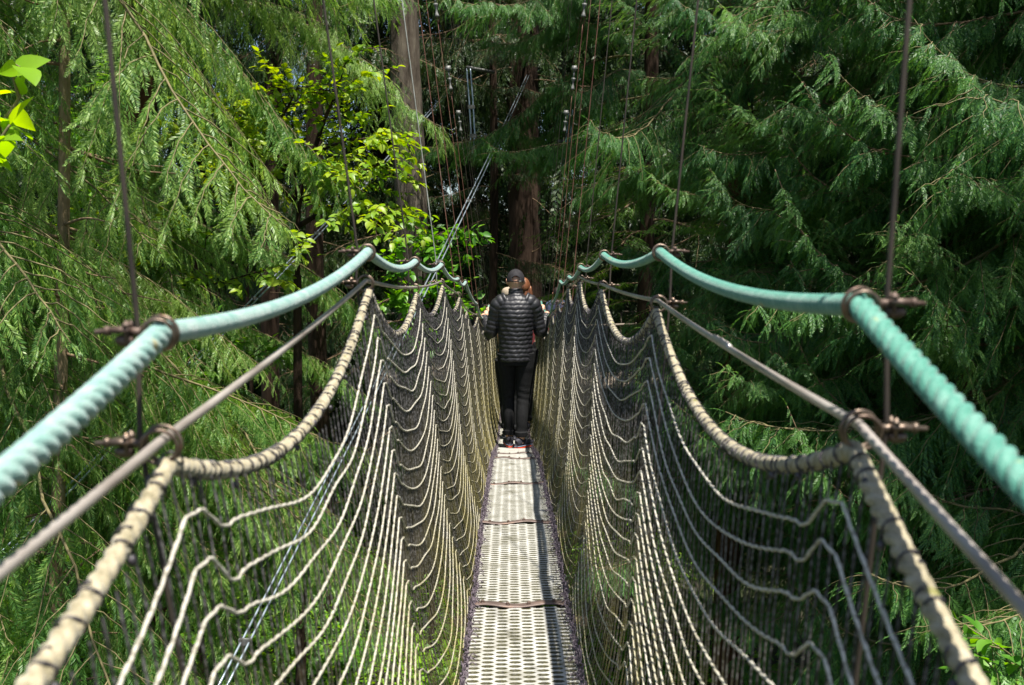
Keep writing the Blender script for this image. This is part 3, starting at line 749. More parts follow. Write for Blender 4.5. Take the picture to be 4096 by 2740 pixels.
    for s in (-1, 1):
        g, wr, el = hd[s]; pf = (lambda q, th: .96 + .12 * np.abs(np.sin(q * math.pi / .043)) ** .6 + .012 * np.sin(th * 9 + q * 80)) if puffer else (lambda q, th: 1 + .03 * np.sin(q * 50 + th * 2))
        f = .012 if puffer else .008
        end = wr * .86 + el * .14 if not puffer else wr * .95 + el * .05
        limb(mb, [sh[s] * (.45, 1, 1.012), sh[s] * (1.0, 1, .975), (sh[s] + el) / 2, el, (el + end) / 2, end], [.070 * k + f, .061 * k + f, .052 + f, .046 + f, .040 + f, .032 + f * .7], 120 if puffer else 50, 24, rf=pf)
    if puffer:
        zc = np.linspace(1.462, 1.532, 30) * k; pc = np.abs(np.sin((zc - zc[0]) * math.pi / .024)) ** .6 * .004
        mb.add(*rings([(0, .002 + .1 * (z - 1.46), z) for z in zc], .068 + pc - np.linspace(0, .003, 30), .070 + pc, 40))
    tp = mb.build('jacket' if puffer else 'shirt', M['jacket' if puffer else top], e); remesh(tp, .0055 if puffer else vox, 1)
    for s, f_ in zip((-1, 1), feet): foot_shoe(e, ft[s], f_[2], puffer)
    if cap:
        mb = MB(); nu, nv = 56, 22; V = []; 
        for j in range(nv + 1):
            a = R(90) * j / nv
            for i in range(nu):
                th = 2 * math.pi * i / nu; rr = 1 + (.012 if i % (nu // 6) == 0 else 0) * 0
                V.append((.0845 * math.cos(a) * math.cos(th), .106 * math.cos(a) * math.sin(th), .116 * math.sin(a) ** .92))
        V = np.array(V); Q = []
        for j in range(nv):
            for i in range(nu):
                th = (2 * math.pi * (i + .5) / nu); back = (th - 1.5 * math.pi)
                z = V[j * nu + i][2]; x = math.sin(back) * .085
                if math.cos(back) > 0 and (x / .036) ** 2 + ((z - .018) / .030) ** 2 < 1 and z > .008: continue
                Q.append((j * nu + i, j * nu + (i + 1) % nu, (j + 1) * nu + (i + 1) % nu, (j + 1) * nu + i))
        base = hc + np.array((0, -.004, .002))
        mb.add(V + base, Q); o = mb.build('cap', M[hat_mat], e)
        so = o.modifiers.new('thick', 'SOLIDIFY'); so.thickness = .003; so.offset = 1
        mb = MB(); th = np.linspace(R(200), R(340), 40); P = np.stack((.0865 * np.cos(th), .1085 * np.sin(th), np.full(40, .004)), -1) + base
        for dz in (-.003, .0, .003): mb.tube(P + (0, 0, dz), .0024, 6)
        mb.add(*ellipsoid(base + (0, 0, .117), (.007, .007, .004), 10, 6))
        for i in range(6):
            th = R(60 * i + 30); a = np.linspace(.1 if abs(i - 4) > .5 else .5, R(90), 14)
            P = np.stack((.0855 * np.cos(a) * math.cos(th), .107 * np.cos(a) * math.sin(th), .117 * np.sin(a) ** .92), -1) + base; mb.tube(P, .0012, 5)
        mb.build('strap', M['cap'], o)
        mb = MB(); P = base + np.array((.040, -.098, .006)); mb.add(*box(P, (.011, .003, .009), rotz(R(25)))); mb.build('buckle', M['galv'], o, smooth=False)
        mb = MB(); n = 22; V = []; Q = []
        for i in range(n):
            t = -1 + 2 * i / (n - 1); th = R(90) + t * R(58)
            for q in range(6):
                f = q / 5; x = .083 * math.cos(th) * (1 - .05 * f); y = .105 * math.sin(th) + f * .068 * math.sqrt(max(0, 1 - t * t)); V.append((x, y, .004 - .016 * t * t * f - .010 * f))
        V = np.array(V)
        for i in range(n - 1):
            for q in range(5): Q.append((i * 6 + q, i * 6 + q + 1, (i + 1) * 6 + q + 1, (i + 1) * 6 + q))
        mb.add(V + base, Q); b_ = mb.build('brim', M['cap'], o); so = b_.modifiers.new('thick', 'SOLIDIFY'); so.thickness = .004
    if hat:
        mb = MB(); b0 = hc + (0, 0, .03)
        mb.add(*rings([b0 + (0, 0, z) for z in (0, .03, .06, .082, .095, .10)], [.092, .093, .088, .074, .048, .01], [.110, .111, .104, .09, .06, .012], 32))
        mb.build('knit_hat', M['hat_tan'], e)
    if hair:
        mb = MB(); V, Q, T = ellipsoid(hc + (0, -.012, .020), (.086, .104, .108), 30, 20); Vh = V - hc; Rm = rotz(head_yaw)
        keep = ~((Vh[:, 1] > .045) & (Vh[:, 2] < .055)); Q = Q[np.all(keep[Q], axis=1)]; T = T[np.all(keep[T], axis=1)]
        mb.add((V - hc) @ Rm.T + hc, Q, T)
        if hair_len > .12:
            for q in range(90):
                a = rng.uniform(R(165), R(375)); r_ = .078 + rng.uniform(-.006, .012)
                p0 = np.array((r_ * math.cos(a), .9 * r_ * math.sin(a), .02)); L = hair_len * rng.uniform(.75, 1.05)
                P = [p0, p0 * (1.12, 1.12, 1) + (0, -.005, -L * .4), p0 * (1.15, 1.1, 1) + (rng.uniform(-.015, .015), -.015, -L * .75), p0 * (.95, 1.0, 1) + (rng.uniform(-.02, .02), -.01, -L)]
                P = np.array(P) @ Rm.T + hc; limb(mb, P, [.010, .012, .010, .002], 9, 6)
        mb.build('hair', M[hair], e)
    return e

def on_deck(y): x, z = deck_at(y); return float(x), float(z)
# the man with his back to the camera, both hands on the handrails
my = 9.5; mx_, mz_ = on_deck(my - .02); mz_ += .006
def rail_point(s, y): P = RAIL[s]; return np.array((np.interp(y, P[:, 1], P[:, 0]), y, np.interp(y, P[:, 1], P[:, 2])))
def rail_sagged(s, y):
    P = RAIL[s]; i = int(np.searchsorted(P[:, 1], y)) - 1; t = (y - P[i, 1]) / (P[i + 1, 1] - P[i, 1]); p = P[i] * (1 - t) + P[i + 1] * t; p[2] -= .12 * t * (1 - t); return p
base = np.array((.035, my, mz_))
hl = rail_sagged(-1, 9.85) - base; hr = rail_sagged(1, 9.85) - base
person('man seen from behind in black puffer jacket, black cap and red-soled shoes on the deck', tuple(base), 1.70,
       hands={-1: tuple(hl), 1: tuple(hr)}, puffer=True, cap=True, hair='hair_dark' if False else None, head_yaw=0, feet=((-.060, .06, R(6)), (.052, -.045, R(-38))), vox=.0045, spread=.93)
# the walkers ahead of him on the bridge and on the platform
x, z = on_deck(11.3); b = np.array((x + .10, 11.3, z + .006))
person('woman with long auburn hair and maroon top just past the man in black', tuple(b), 1.73, hands={-1: tuple(rail_sagged(-1, 11.6) - b), 1: tuple(rail_sagged(1, 11.5) - b)},
       top='maroon', legs='jean', hair='hair_auburn', hair_len=.26, spread=.82, feet=((-.05, .05, R(5)), (.05, -.04, R(-8))))
x, z = on_deck(10.45); b = np.array((x - .04, 10.45, z + .006))
person('walker in a tan hat beyond the left shoulder of the man in black', tuple(b), 1.58, hands={-1: tuple(rail_sagged(-1, 10.75) - b), 1: (.2, .1, .9)},
       top='charcoal', legs='jean', hat=True, spread=.8, feet=((-.04, .05, 0), (.05, -.04, 0)))
x, z = on_deck(14.0); b = np.array((x + .24, 14.0, z + .006))
person('man with short dark hair turned left, just beyond the auburn-haired woman', tuple(b - (.1, 0, 0)), 1.70, yaw=R(0), head_yaw=R(75),
       hands={-1: (-.2, .15, .9), 1: tuple(rail_sagged(1, 14.2) - b + (.1, 0, 0))}, top='charcoal', hair='hair_dark', hair_len=.05, feet=((-.04, .05, 0), (.05, -.04, 0)))

# ------------------------------------------------------------------ tree platform at the far end of the bridge
PZ = -2.12
plat = empty('tree_platform', (.25, 20.2, PZ)); tag(plat, 'round timber platform built round the thick brown trunk beyond the walkers', 'platform')
M['timber'] = mat_noise('weathered_timber', [(.3, (.10, .08, .06)), (.7, (.24, .20, .16))], 6, .85, stretch=(1, 8, 8), bmp=.4)
mb = MB()
for i in range(-22, 23):
    x = i * .145; h = math.sqrt(max(0, 3.25 ** 2 - x * x)); mb.add(*box((x, 0, -.03), (.068, h, .025)))
mb.build('decking', M['timber'], plat, smooth=False)
mb = MB()
for a in range(8):
    c, s_ = math.cos(a * math.pi / 4), math.sin(a * math.pi / 4); mb.add(*box((c * 1.8, s_ * 1.8, -.16), (1.4, .06, .10), rotz(a * math.pi / 4)))
mb.build('joists', M['timber'], plat, smooth=False)
for a in range(12):
    th = R(30 * a + 15)
    if abs(math.degrees(th) - 270) < 20: continue
    mb = MB(); mb.tube([(3.1 * math.cos(th), 3.1 * math.sin(th), -.05), (3.1 * math.cos(th), 3.1 * math.sin(th), 1.05)], .03, 8); mb.build('railing_post', M['timber'], plat)
for z in (.55, 1.03):
    mb = MB(); th = np.linspace(R(-72), R(252), 60); mb.tube(np.stack((3.1 * np.cos(th), 3.1 * np.sin(th), np.full(60, z)), -1), .022, 8); mb.build('railing', M['timber'], plat)
pz = PZ - .004
person('woman with long black hair standing beyond the left handrail', (-.60, 18.3, pz), 1.60, yaw=R(-20), head_yaw=R(-60), top='charcoal', legs='jean', hair='hair_dark', hair_len=.32, spread=.85)
person('man with short black hair and navy shirt beyond the right handrail', (.83, 18.4, pz), 1.66, yaw=R(20), top='navy', legs='jean', hair='hair_dark', hair_len=.05)

# ------------------------------------------------------------------ trees
def orient(T, Nn):
    """orthonormal frames (n,3,3) rows: along, side, normal"""
    T = T / np.linalg.norm(T, axis=1)[:, None]; S = np.cross(Nn, T); S /= np.linalg.norm(S, axis=1)[:, None] + 1e-9
    return np.stack((T, S, np.cross(T, S)), 1)
def place(Vt, Qt, P, F, sc_):
    """copies a template (m,3) to every place; returns V, Q"""
    n, m = len(P), len(Vt)
    V = np.einsum('mi,nij->nmj', Vt, F) * sc_[:, None, None] + P[:, None, :]
    Q = Qt[None] + (np.arange(n) * m)[:, None, None]
    return V.reshape(-1, 3), Q.reshape(-1, Qt.shape[1])
def strand_template(L=.25, step=.0115, ll=.046, lw=.0085, droop=.16, seed=0, wav=.02):
    """flat spray: narrow leaflets on both sides of a thin axis, shortening towards the tip"""
    g = np.random.default_rng(seed); V = []; Q = []
    n = int(L / step); w_ = g.uniform(-1, 1)
    for i in range(n):
        t = i / n; x = t * L; y0 = wav * math.sin(t * 4 + w_) * L; z0 = -.25 * L * t * t
        l = ll * (.35 + .65 * math.sin(math.pi * min(1, .25 + t * .75))) * g.uniform(.75, 1.2) * (1.0 if t < .8 else .75)
        for s in (-1, 1):
            a = R(g.uniform(32, 52)); tw = g.uniform(-.5, .5)
            d = np.array((math.cos(a), s * math.sin(a), -droop * g.uniform(.3, 1.3))); d /= np.linalg.norm(d)
            q = np.array((-s * d[1] * 0 - d[1], d[0], tw)); q /= np.linalg.norm(q)
            b = np.array((x + (step / 2 if s > 0 else 0), y0, z0)); k = len(V)
            V += [b, b + d * l * .45 + q * lw / 2, b + d * l, b + d * l * .45 - q * lw / 2]; Q.append((k, k + 1, k + 2, k + 3))
    return np.array(V), np.array(Q)
STR = [strand_template(seed=i, wav=.05) for i in range(4)]
STR_LOW = [strand_template(L=.24, step=.022, ll=.05, lw=.016, seed=i + 9) for i in range(3)]
STR_HEM = [strand_template(L=.20, step=.0125, ll=.026, lw=.010, droop=.05, seed=i + 20) for i in range(3)]

def cedar_branch(seed, L=3.2, lat=.75, droop=.5, up=.0, tipup=.25, lat_step=.075, str_step=.042, hang=.9, temps=None, mats=('twig', 'cedar_sun'), slen=1.0, r0=.022, bare=.12, flat=False):
    g = np.random.default_rng(seed); temps = temps or STR
    n = 26; t = np.linspace(0, 1, n)
    side = np.cumsum(g.normal(0, .012, n)) * L * .5
    P = np.stack((t * L, side, L * (up * t - droop * t ** 1.7 + tipup * t ** 5) + .02 * L * np.sin(t * 9 + seed)), -1)
    mb = MB(); mb.tube(P, np.linspace(r0, .0035, n), 7)
    TP, TT, TN, TS, TK = [], [], [], [], []
    def strands(Pl, first, last, step, sl):
        Pl = np.asarray(Pl); d = np.diff(Pl, axis=0); ln = np.linalg.norm(d, axis=1); S = np.concatenate(([0], np.cumsum(ln))); q = first * S[-1]; s = 1
        while q < S[-1] * last:
            k = min(int(np.searchsorted(S, q, 'right')) - 1, len(d) - 1); f = (q - S[k]) / ln[k]; p = Pl[k] + d[k] * f; T = d[k] / ln[k]
            lat_ = np.cross(T, (0, 0, 1.)); lat_ /= np.linalg.norm(lat_) + 1e-9
            dr = T * .55 + lat_ * s * g.uniform(.35, .8) + np.array((0, 0, -1)) * (hang * g.uniform(.5, 1.25)); 
            nn = np.array((0, 0, 1.)) * .7 + T * g.uniform(.1, .8) + g.normal(0, .25, 3)
            TP.append(p); TT.append(dr); TN.append(nn); TS.append(sl * g.uniform(.7, 1.25) * (1 - .45 * (q / S[-1]) ** 3)); TK.append(g.integers(len(temps)))
            q += step * g.uniform(.7, 1.3); s = -s
        TP.append(Pl[-1]); TT.append(d[-1]); TN.append(np.array((0, 0, 1.))); TS.append(sl * .6); TK.append(0)
    q = bare * L; s = 1
    while q < L * .985:
        tt = q / L; k = np.interp(q, P[:, 0], np.arange(n)); i = int(k); p = P[i] + (P[min(i + 1, n - 1)] - P[i]) * (k - i)
        T = P[min(i + 1, n - 1)] - P[max(i - 1, 0)]; T /= np.linalg.norm(T)
        ll = lat * (math.sin(math.pi * min(1, .18 + tt * .82)) ** .8 * .8 + .2) * g.uniform(.55, 1.2)
        ang = R(g.uniform(38, 70)); lt = np.cross((0, 0, 1.), T); lt /= np.linalg.norm(lt)
        d0 = T * math.cos(ang) + lt * s * math.sin(ang) + np.array((0, 0, g.uniform(.0, .25)))
        m = 9; u = np.linspace(0, 1, m)[:, None]; Pl = p + d0 * ll * u + np.array((0, 0, -1)) * ll * (g.uniform(.25, .8) * (.3 if flat else 1)) * u ** 1.8
        Pl = Pl + T * ll * .15 * u ** 2; Pl[1:] += g.normal(0, .006, (m - 1, 3))
        mb.tube(Pl, np.linspace(.0055, .0016, m), 4, caps=False)
        strands(Pl, .06, 1.0, str_step, slen * (.6 + .4 * min(1, ll / lat)))
        q += lat_step * g.uniform(.7, 1.3); s = -s
    strands(P, .6, 1.0, str_step, slen * .8)
    TP, TT, TN, TS, TK = map(np.array, (TP, TT, TN, TS, TK)); F = orient(TT, TN)
    for k, (Vt, Qt) in enumerate(temps):
        q_ = TK == k
        if q_.any():
            V, Q = place(Vt, Qt, TP[q_], F[q_], TS[q_]); mb.add(V, Q, mi=1)
    return mb.mesh('branch', [M[mats[0]], M[mats[1]]], smooth=True)

BR = {}
def lib(name, n, **k): BR[name] = [cedar_branch(hash_(name) + i, **{a: (b(i) if callable(b) else b) for a, b in k.items()}) for i in range(n)]
def hash_(s_): return sum(ord(c) * (i + 3) for i, c in enumerate(s_)) % 9973
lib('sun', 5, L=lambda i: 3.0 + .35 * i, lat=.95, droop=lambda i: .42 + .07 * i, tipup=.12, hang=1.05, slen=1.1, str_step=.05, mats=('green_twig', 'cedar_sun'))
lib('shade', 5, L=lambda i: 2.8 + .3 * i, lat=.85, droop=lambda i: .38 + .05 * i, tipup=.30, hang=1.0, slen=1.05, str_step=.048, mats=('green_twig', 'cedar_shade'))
lib('tuft', 4, L=lambda i: 1.3 + .15 * i, lat=.50, droop=.15, up=.15, tipup=.22, hang=.75, slen=.9, lat_step=.06, mats=('green_twig', 'cedar_tip'), r0=.012, bare=.25)
lib('hemlock', 3, L=2.4, lat=.8, droop=.22, tipup=.0, hang=.25, slen=1.0, lat_step=.085, str_step=.05, temps=STR_HEM, mats=('twig', 'hemlock'), flat=True)
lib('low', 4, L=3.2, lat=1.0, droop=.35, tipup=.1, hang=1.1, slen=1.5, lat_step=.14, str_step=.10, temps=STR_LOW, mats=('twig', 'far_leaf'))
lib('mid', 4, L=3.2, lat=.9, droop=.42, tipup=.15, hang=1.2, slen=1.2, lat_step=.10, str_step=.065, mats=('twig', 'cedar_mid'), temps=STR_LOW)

def trunk_mesh(h0, h1, r, mat, lean=(0, 0), seed=0, k=28, ridges=True):
    g = np.random.default_rng(seed); n = 60; z = np.linspace(h0, h1, n); t = (z - h0) / (h1 - h0)
    P = np.stack((lean[0] * t + .04 * np.sin(z * .6 + seed), lean[1] * t + .04 * np.cos(z * .5 + seed), z), -1)
    rr = r * (1 - .45 * t) * (1 + .5 * np.exp(-(z - h0) / .5))
    f = lambda q, th: 1 + (.045 * np.sin(th * 9 + np.sin(q * 1.3) * 1.5) + .03 * np.sin(th * 17 + q * 2.1) + .02 * np.sin(q * 9 + th * 3) if ridges else 0)
    mb = MB(); mb.tube(P, rr, k, rf=f); return mb, P, rr
def tree(name, label, cat, x, y, r, bark_m, h1, br, zs, az, lean=(0, 0), seed=0, group=None, scale=(.85, 1.15), pitch=(-8, 14), mats=None, stubs=0, base=None, taper=0.0):
    """trunk from the forest floor, branches at heights zs (absolute) with azimuths drawn from az (list of (centre, spread) in degrees, 0 = +x)"""
    g = np.random.default_rng(seed + 100); z0 = float(gz(x, y)) - .1 if base is None else base
    e = empty(name, (x, y, z0)); tag(e, label, cat, group)
    mb, P, rr = trunk_mesh(0, h1 - z0, r, bark_m, lean, seed); tr = mb.build('trunk', M[bark_m], e)
    for q in range(stubs):
        zz = g.uniform(.2, .95) * (h1 - z0); a = g.uniform(0, 6.28); p = interp(P, np.array([zz / (h1 - z0)]))[0]; mb = MB(); L = g.uniform(.3, 1.1)
        d = np.array((math.cos(a), math.sin(a), g.uniform(-.3, .3))); mb.tube(smooth_path([p, p + d * L * .5 + (0, 0, -.03), p + d * L + (0, 0, g.uniform(-.2, .1))], 8), np.linspace(.014, .003, 8), 6)
        mb.build('dead_twig', M['twig'], e)
    for i, z in enumerate(zs):
        c, sp_ = az[g.integers(len(az))]; a = R(c + g.uniform(-sp_, sp_)); me = BR[br][g.integers(len(BR[br]))] if isinstance(br, str) else BR[br[g.integers(len(br))]][0]
        z = z + g.uniform(-.12, .12); t = min(.98, (z - z0) / (h1 - z0)); p = interp(P, np.array([t]))[0]
        o = link('branch', me, e); o.location = p; o.rotation_euler = (R(g.uniform(-14, 14)), -R(g.uniform(*pitch)), a)
        k = g.uniform(*scale) * (1 - taper * t); o.scale = (k, k * g.choice((-1, 1)), k * g.uniform(.85, 1.15))
    return e
def hero(e, kind, i, p, a, pitch=0, roll=0, k=1.0):
    """one more branch on tree e from a chosen place p on or beside its trunk"""
    o = link('branch', BR[kind][i % len(BR[kind])], e); o.location = Vector(p) - e.location
    o.rotation_euler = (R(roll), -R(pitch), R(a)); o.scale = (k, k, k); return o

Z = np.arange
# left: the big sunlit redcedar just outside the frame and its neighbours
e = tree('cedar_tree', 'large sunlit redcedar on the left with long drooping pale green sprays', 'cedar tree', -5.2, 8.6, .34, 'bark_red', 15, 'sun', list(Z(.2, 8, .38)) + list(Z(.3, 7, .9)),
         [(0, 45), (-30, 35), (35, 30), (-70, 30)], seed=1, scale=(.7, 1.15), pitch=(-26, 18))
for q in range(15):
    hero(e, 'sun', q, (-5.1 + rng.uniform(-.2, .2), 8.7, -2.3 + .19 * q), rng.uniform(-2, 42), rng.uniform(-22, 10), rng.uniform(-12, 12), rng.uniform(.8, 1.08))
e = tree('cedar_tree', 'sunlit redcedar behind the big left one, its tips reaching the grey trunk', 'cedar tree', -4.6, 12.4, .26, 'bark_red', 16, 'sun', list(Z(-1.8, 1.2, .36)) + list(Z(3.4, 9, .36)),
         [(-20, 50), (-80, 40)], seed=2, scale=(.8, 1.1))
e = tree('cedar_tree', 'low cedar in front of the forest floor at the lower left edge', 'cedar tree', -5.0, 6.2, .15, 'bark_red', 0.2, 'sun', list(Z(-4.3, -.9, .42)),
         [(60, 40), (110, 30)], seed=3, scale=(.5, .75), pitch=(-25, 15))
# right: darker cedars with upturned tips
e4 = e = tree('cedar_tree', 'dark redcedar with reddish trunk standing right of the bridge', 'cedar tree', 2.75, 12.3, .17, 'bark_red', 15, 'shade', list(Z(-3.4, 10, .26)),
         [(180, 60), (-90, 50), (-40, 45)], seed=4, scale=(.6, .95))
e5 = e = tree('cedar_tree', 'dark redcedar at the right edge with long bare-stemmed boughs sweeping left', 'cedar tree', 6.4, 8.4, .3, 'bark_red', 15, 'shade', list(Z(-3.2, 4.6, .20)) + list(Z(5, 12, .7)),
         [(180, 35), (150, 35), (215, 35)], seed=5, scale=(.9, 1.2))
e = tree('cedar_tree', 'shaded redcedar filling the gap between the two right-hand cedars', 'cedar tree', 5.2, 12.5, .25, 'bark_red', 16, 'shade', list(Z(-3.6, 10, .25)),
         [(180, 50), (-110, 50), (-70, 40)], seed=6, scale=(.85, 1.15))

lib('sweep', 3, L=lambda i: 3.6 + .3 * i, lat=.7, droop=.42, tipup=.42, hang=1.2, slen=1.0, lat_step=.08, mats=('twig', 'cedar_shade'), r0=.024, bare=.42)
for q, (z, a, p, k) in enumerate(((2.3, 172, -6, 1.1), (1.5, 186, 4, 1.0), (.9, 160, 8, .95), (.2, 178, 8, 1.1), (-.35, 168, 14, 1.05), (-.9, 184, 12, 1.0), (-1.4, 172, 10, 1.1), (-2.2, 176, 12, 1.0), (-2.7, 190, 10, 1.0))):
    hero(e5, 'sweep', q, (6.3, 8.2 + .3 * (q % 3), z + .8), a, p, 0, k)
e = tree('cedar_tree', 'dark redcedar standing in front of the others right of the right handrail', 'cedar tree', 4.7, 10.6, .2, 'bark_red', 14, 'shade', list(Z(-3.8, 8, .25)),
         [(180, 55), (-90, 50), (-130, 30)], seed=7, scale=(.6, .95))
for q in range(64):
    hero(e, 'tuft', q, (4.6 + rng.uniform(-1.9, .6), 10.4 + rng.uniform(-1.0, .6), rng.uniform(-2.6, 3.4)), rng.uniform(170, 290), rng.uniform(-5, 25), rng.uniform(-15, 15), rng.uniform(.6, 1.0))
for q in range(54):
    hero(e4, 'tuft', q, (2.75 + rng.uniform(-.9, .9), 11.9 + rng.uniform(-.9, .2), rng.uniform(-3.2, 3.8)), rng.uniform(180, 320), rng.uniform(-5, 25), rng.uniform(-15, 15), rng.uniform(.6, 1.0))

for q in range(34):
    hero(e5, 'tuft', q, (6.2 + rng.uniform(-2.6, .3), 8.2 + rng.uniform(-1.0, 1.0), rng.uniform(-2.4, 2.6)), rng.uniform(150, 290), rng.uniform(-5, 25), rng.uniform(-15, 15), rng.uniform(.6, 1.0))
# the two tall trunks in the middle and the trees round them
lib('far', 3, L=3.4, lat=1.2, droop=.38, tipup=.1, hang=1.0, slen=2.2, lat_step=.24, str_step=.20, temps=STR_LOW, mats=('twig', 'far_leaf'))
e = tree('fir_tree', 'tall fir with a straight grey trunk left of the bridge line', 'fir tree', -1.62, 16.5, .29, 'bark_grey', 17, 'low', list(Z(-3.2, 1.2, .55)) + list(Z(3.2, 12, .4)),
         [(90, 80), (180, 60)], lean=(-.2, 0), seed=11, scale=(.5, .9), stubs=26)
e = tree('cedar_tree', 'thick brown-trunked tree in the middle that carries the round timber platform', 'conifer tree', .25, 20.2, .36, 'bark_brown', 18, 'low', list(Z(3.4, 14, .35)),
         [(-90, 80), (0, 90), (180, 60)], seed=12, scale=(.7, 1.1), stubs=8, base=None)
e = tree('conifer_tree', 'brown trunk seen under the left handrail, left one of the pair', 'conifer tree', -3.85, 15.2, .15, 'bark_brown', 13, 'low', list(Z(3.5, 11, .5)), [(90, 90), (-90, 60)], lean=(.7, 0), seed=13, scale=(.5, .9), stubs=10)
e = tree('conifer_tree', 'brown trunk seen under the left handrail, right one of the pair', 'conifer tree', -2.72, 14.3, .14, 'bark_brown', 13, 'low', list(Z(3.5, 11, .5)), [(90, 90), (180, 60)], lean=(-.15, 0), seed=14, scale=(.5, .9), stubs=10)
e = tree('hemlock_tree', 'hemlock with flat bright yellow-green sprays right of the middle trunk', 'hemlock tree', 2.1, 15.6, .13, 'bark_brown', 15, 'hemlock', list(Z(-1.4, 1.3, .3)), [(190, 50), (-100, 50)], seed=15, scale=(.7, 1.05), pitch=(-12, 4))
for q in range(26):
    hero(e, 'shade', q, (1.9 + rng.uniform(-.2, .2), 15.2 + rng.uniform(-.3, .3), 2.0 + .27 * q), rng.uniform(140, 260), rng.uniform(-10, 10), 0, rng.uniform(.6, .95))
e = tree('spruce_tree', 'slim spruce of thin dark sprays between the two middle trunks', 'spruce tree', -.35, 17.6, .09, 'bark_brown', 7, 'low', list(Z(-3.5, 6, .30)), [(180, 180)], seed=16, scale=(.30, .5))
for (x, y, sd_, lb) in ((-6.5, 21, 21, 'dark conifer far behind the big sunlit cedar'), (-3.2, 24, 22, 'dark conifer in the gap left of the grey trunk'), (2.6, 25.5, 23, 'dark conifer far behind and right of the middle trunk'),
                    (5.4, 19, 24, 'dark conifer behind the reddish-trunked right cedar'), (9.5, 17.5, 25, 'dark conifer behind the right-edge cedar'), (-1.2, 27, 26, 'dark conifer seen between grey and brown middle trunks')):
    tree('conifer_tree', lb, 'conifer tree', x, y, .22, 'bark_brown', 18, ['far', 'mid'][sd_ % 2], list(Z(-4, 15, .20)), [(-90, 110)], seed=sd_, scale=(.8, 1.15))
for (x, y, sd_, lb) in ((10.0, 4.4, 31, 'unseen tall cedar added outside the right edge for shade, nearest the camera'), (11.5, 12.0, 32, 'unseen tall cedar added outside the right edge for shade, further along the bridge'), ):  # cedars out of view, added to cast shade on the right side
    tree('cedar_tree', lb, 'cedar tree', x, y, .34, 'bark_red', 19, 'shade', list(Z(-3, 17, .28)), [(180, 70), (-90, 60)], seed=sd_, scale=(1.1, 1.4), taper=.2)
e = tree('dead_tree', 'small pale-barked tree with bare crooked twigs at the left edge', 'small tree', -3.5, 7.4, .06, 'bark_pale', 3.2, 'tuft', [], [(0, 180)], lean=(.25, 0), seed=41, stubs=44)

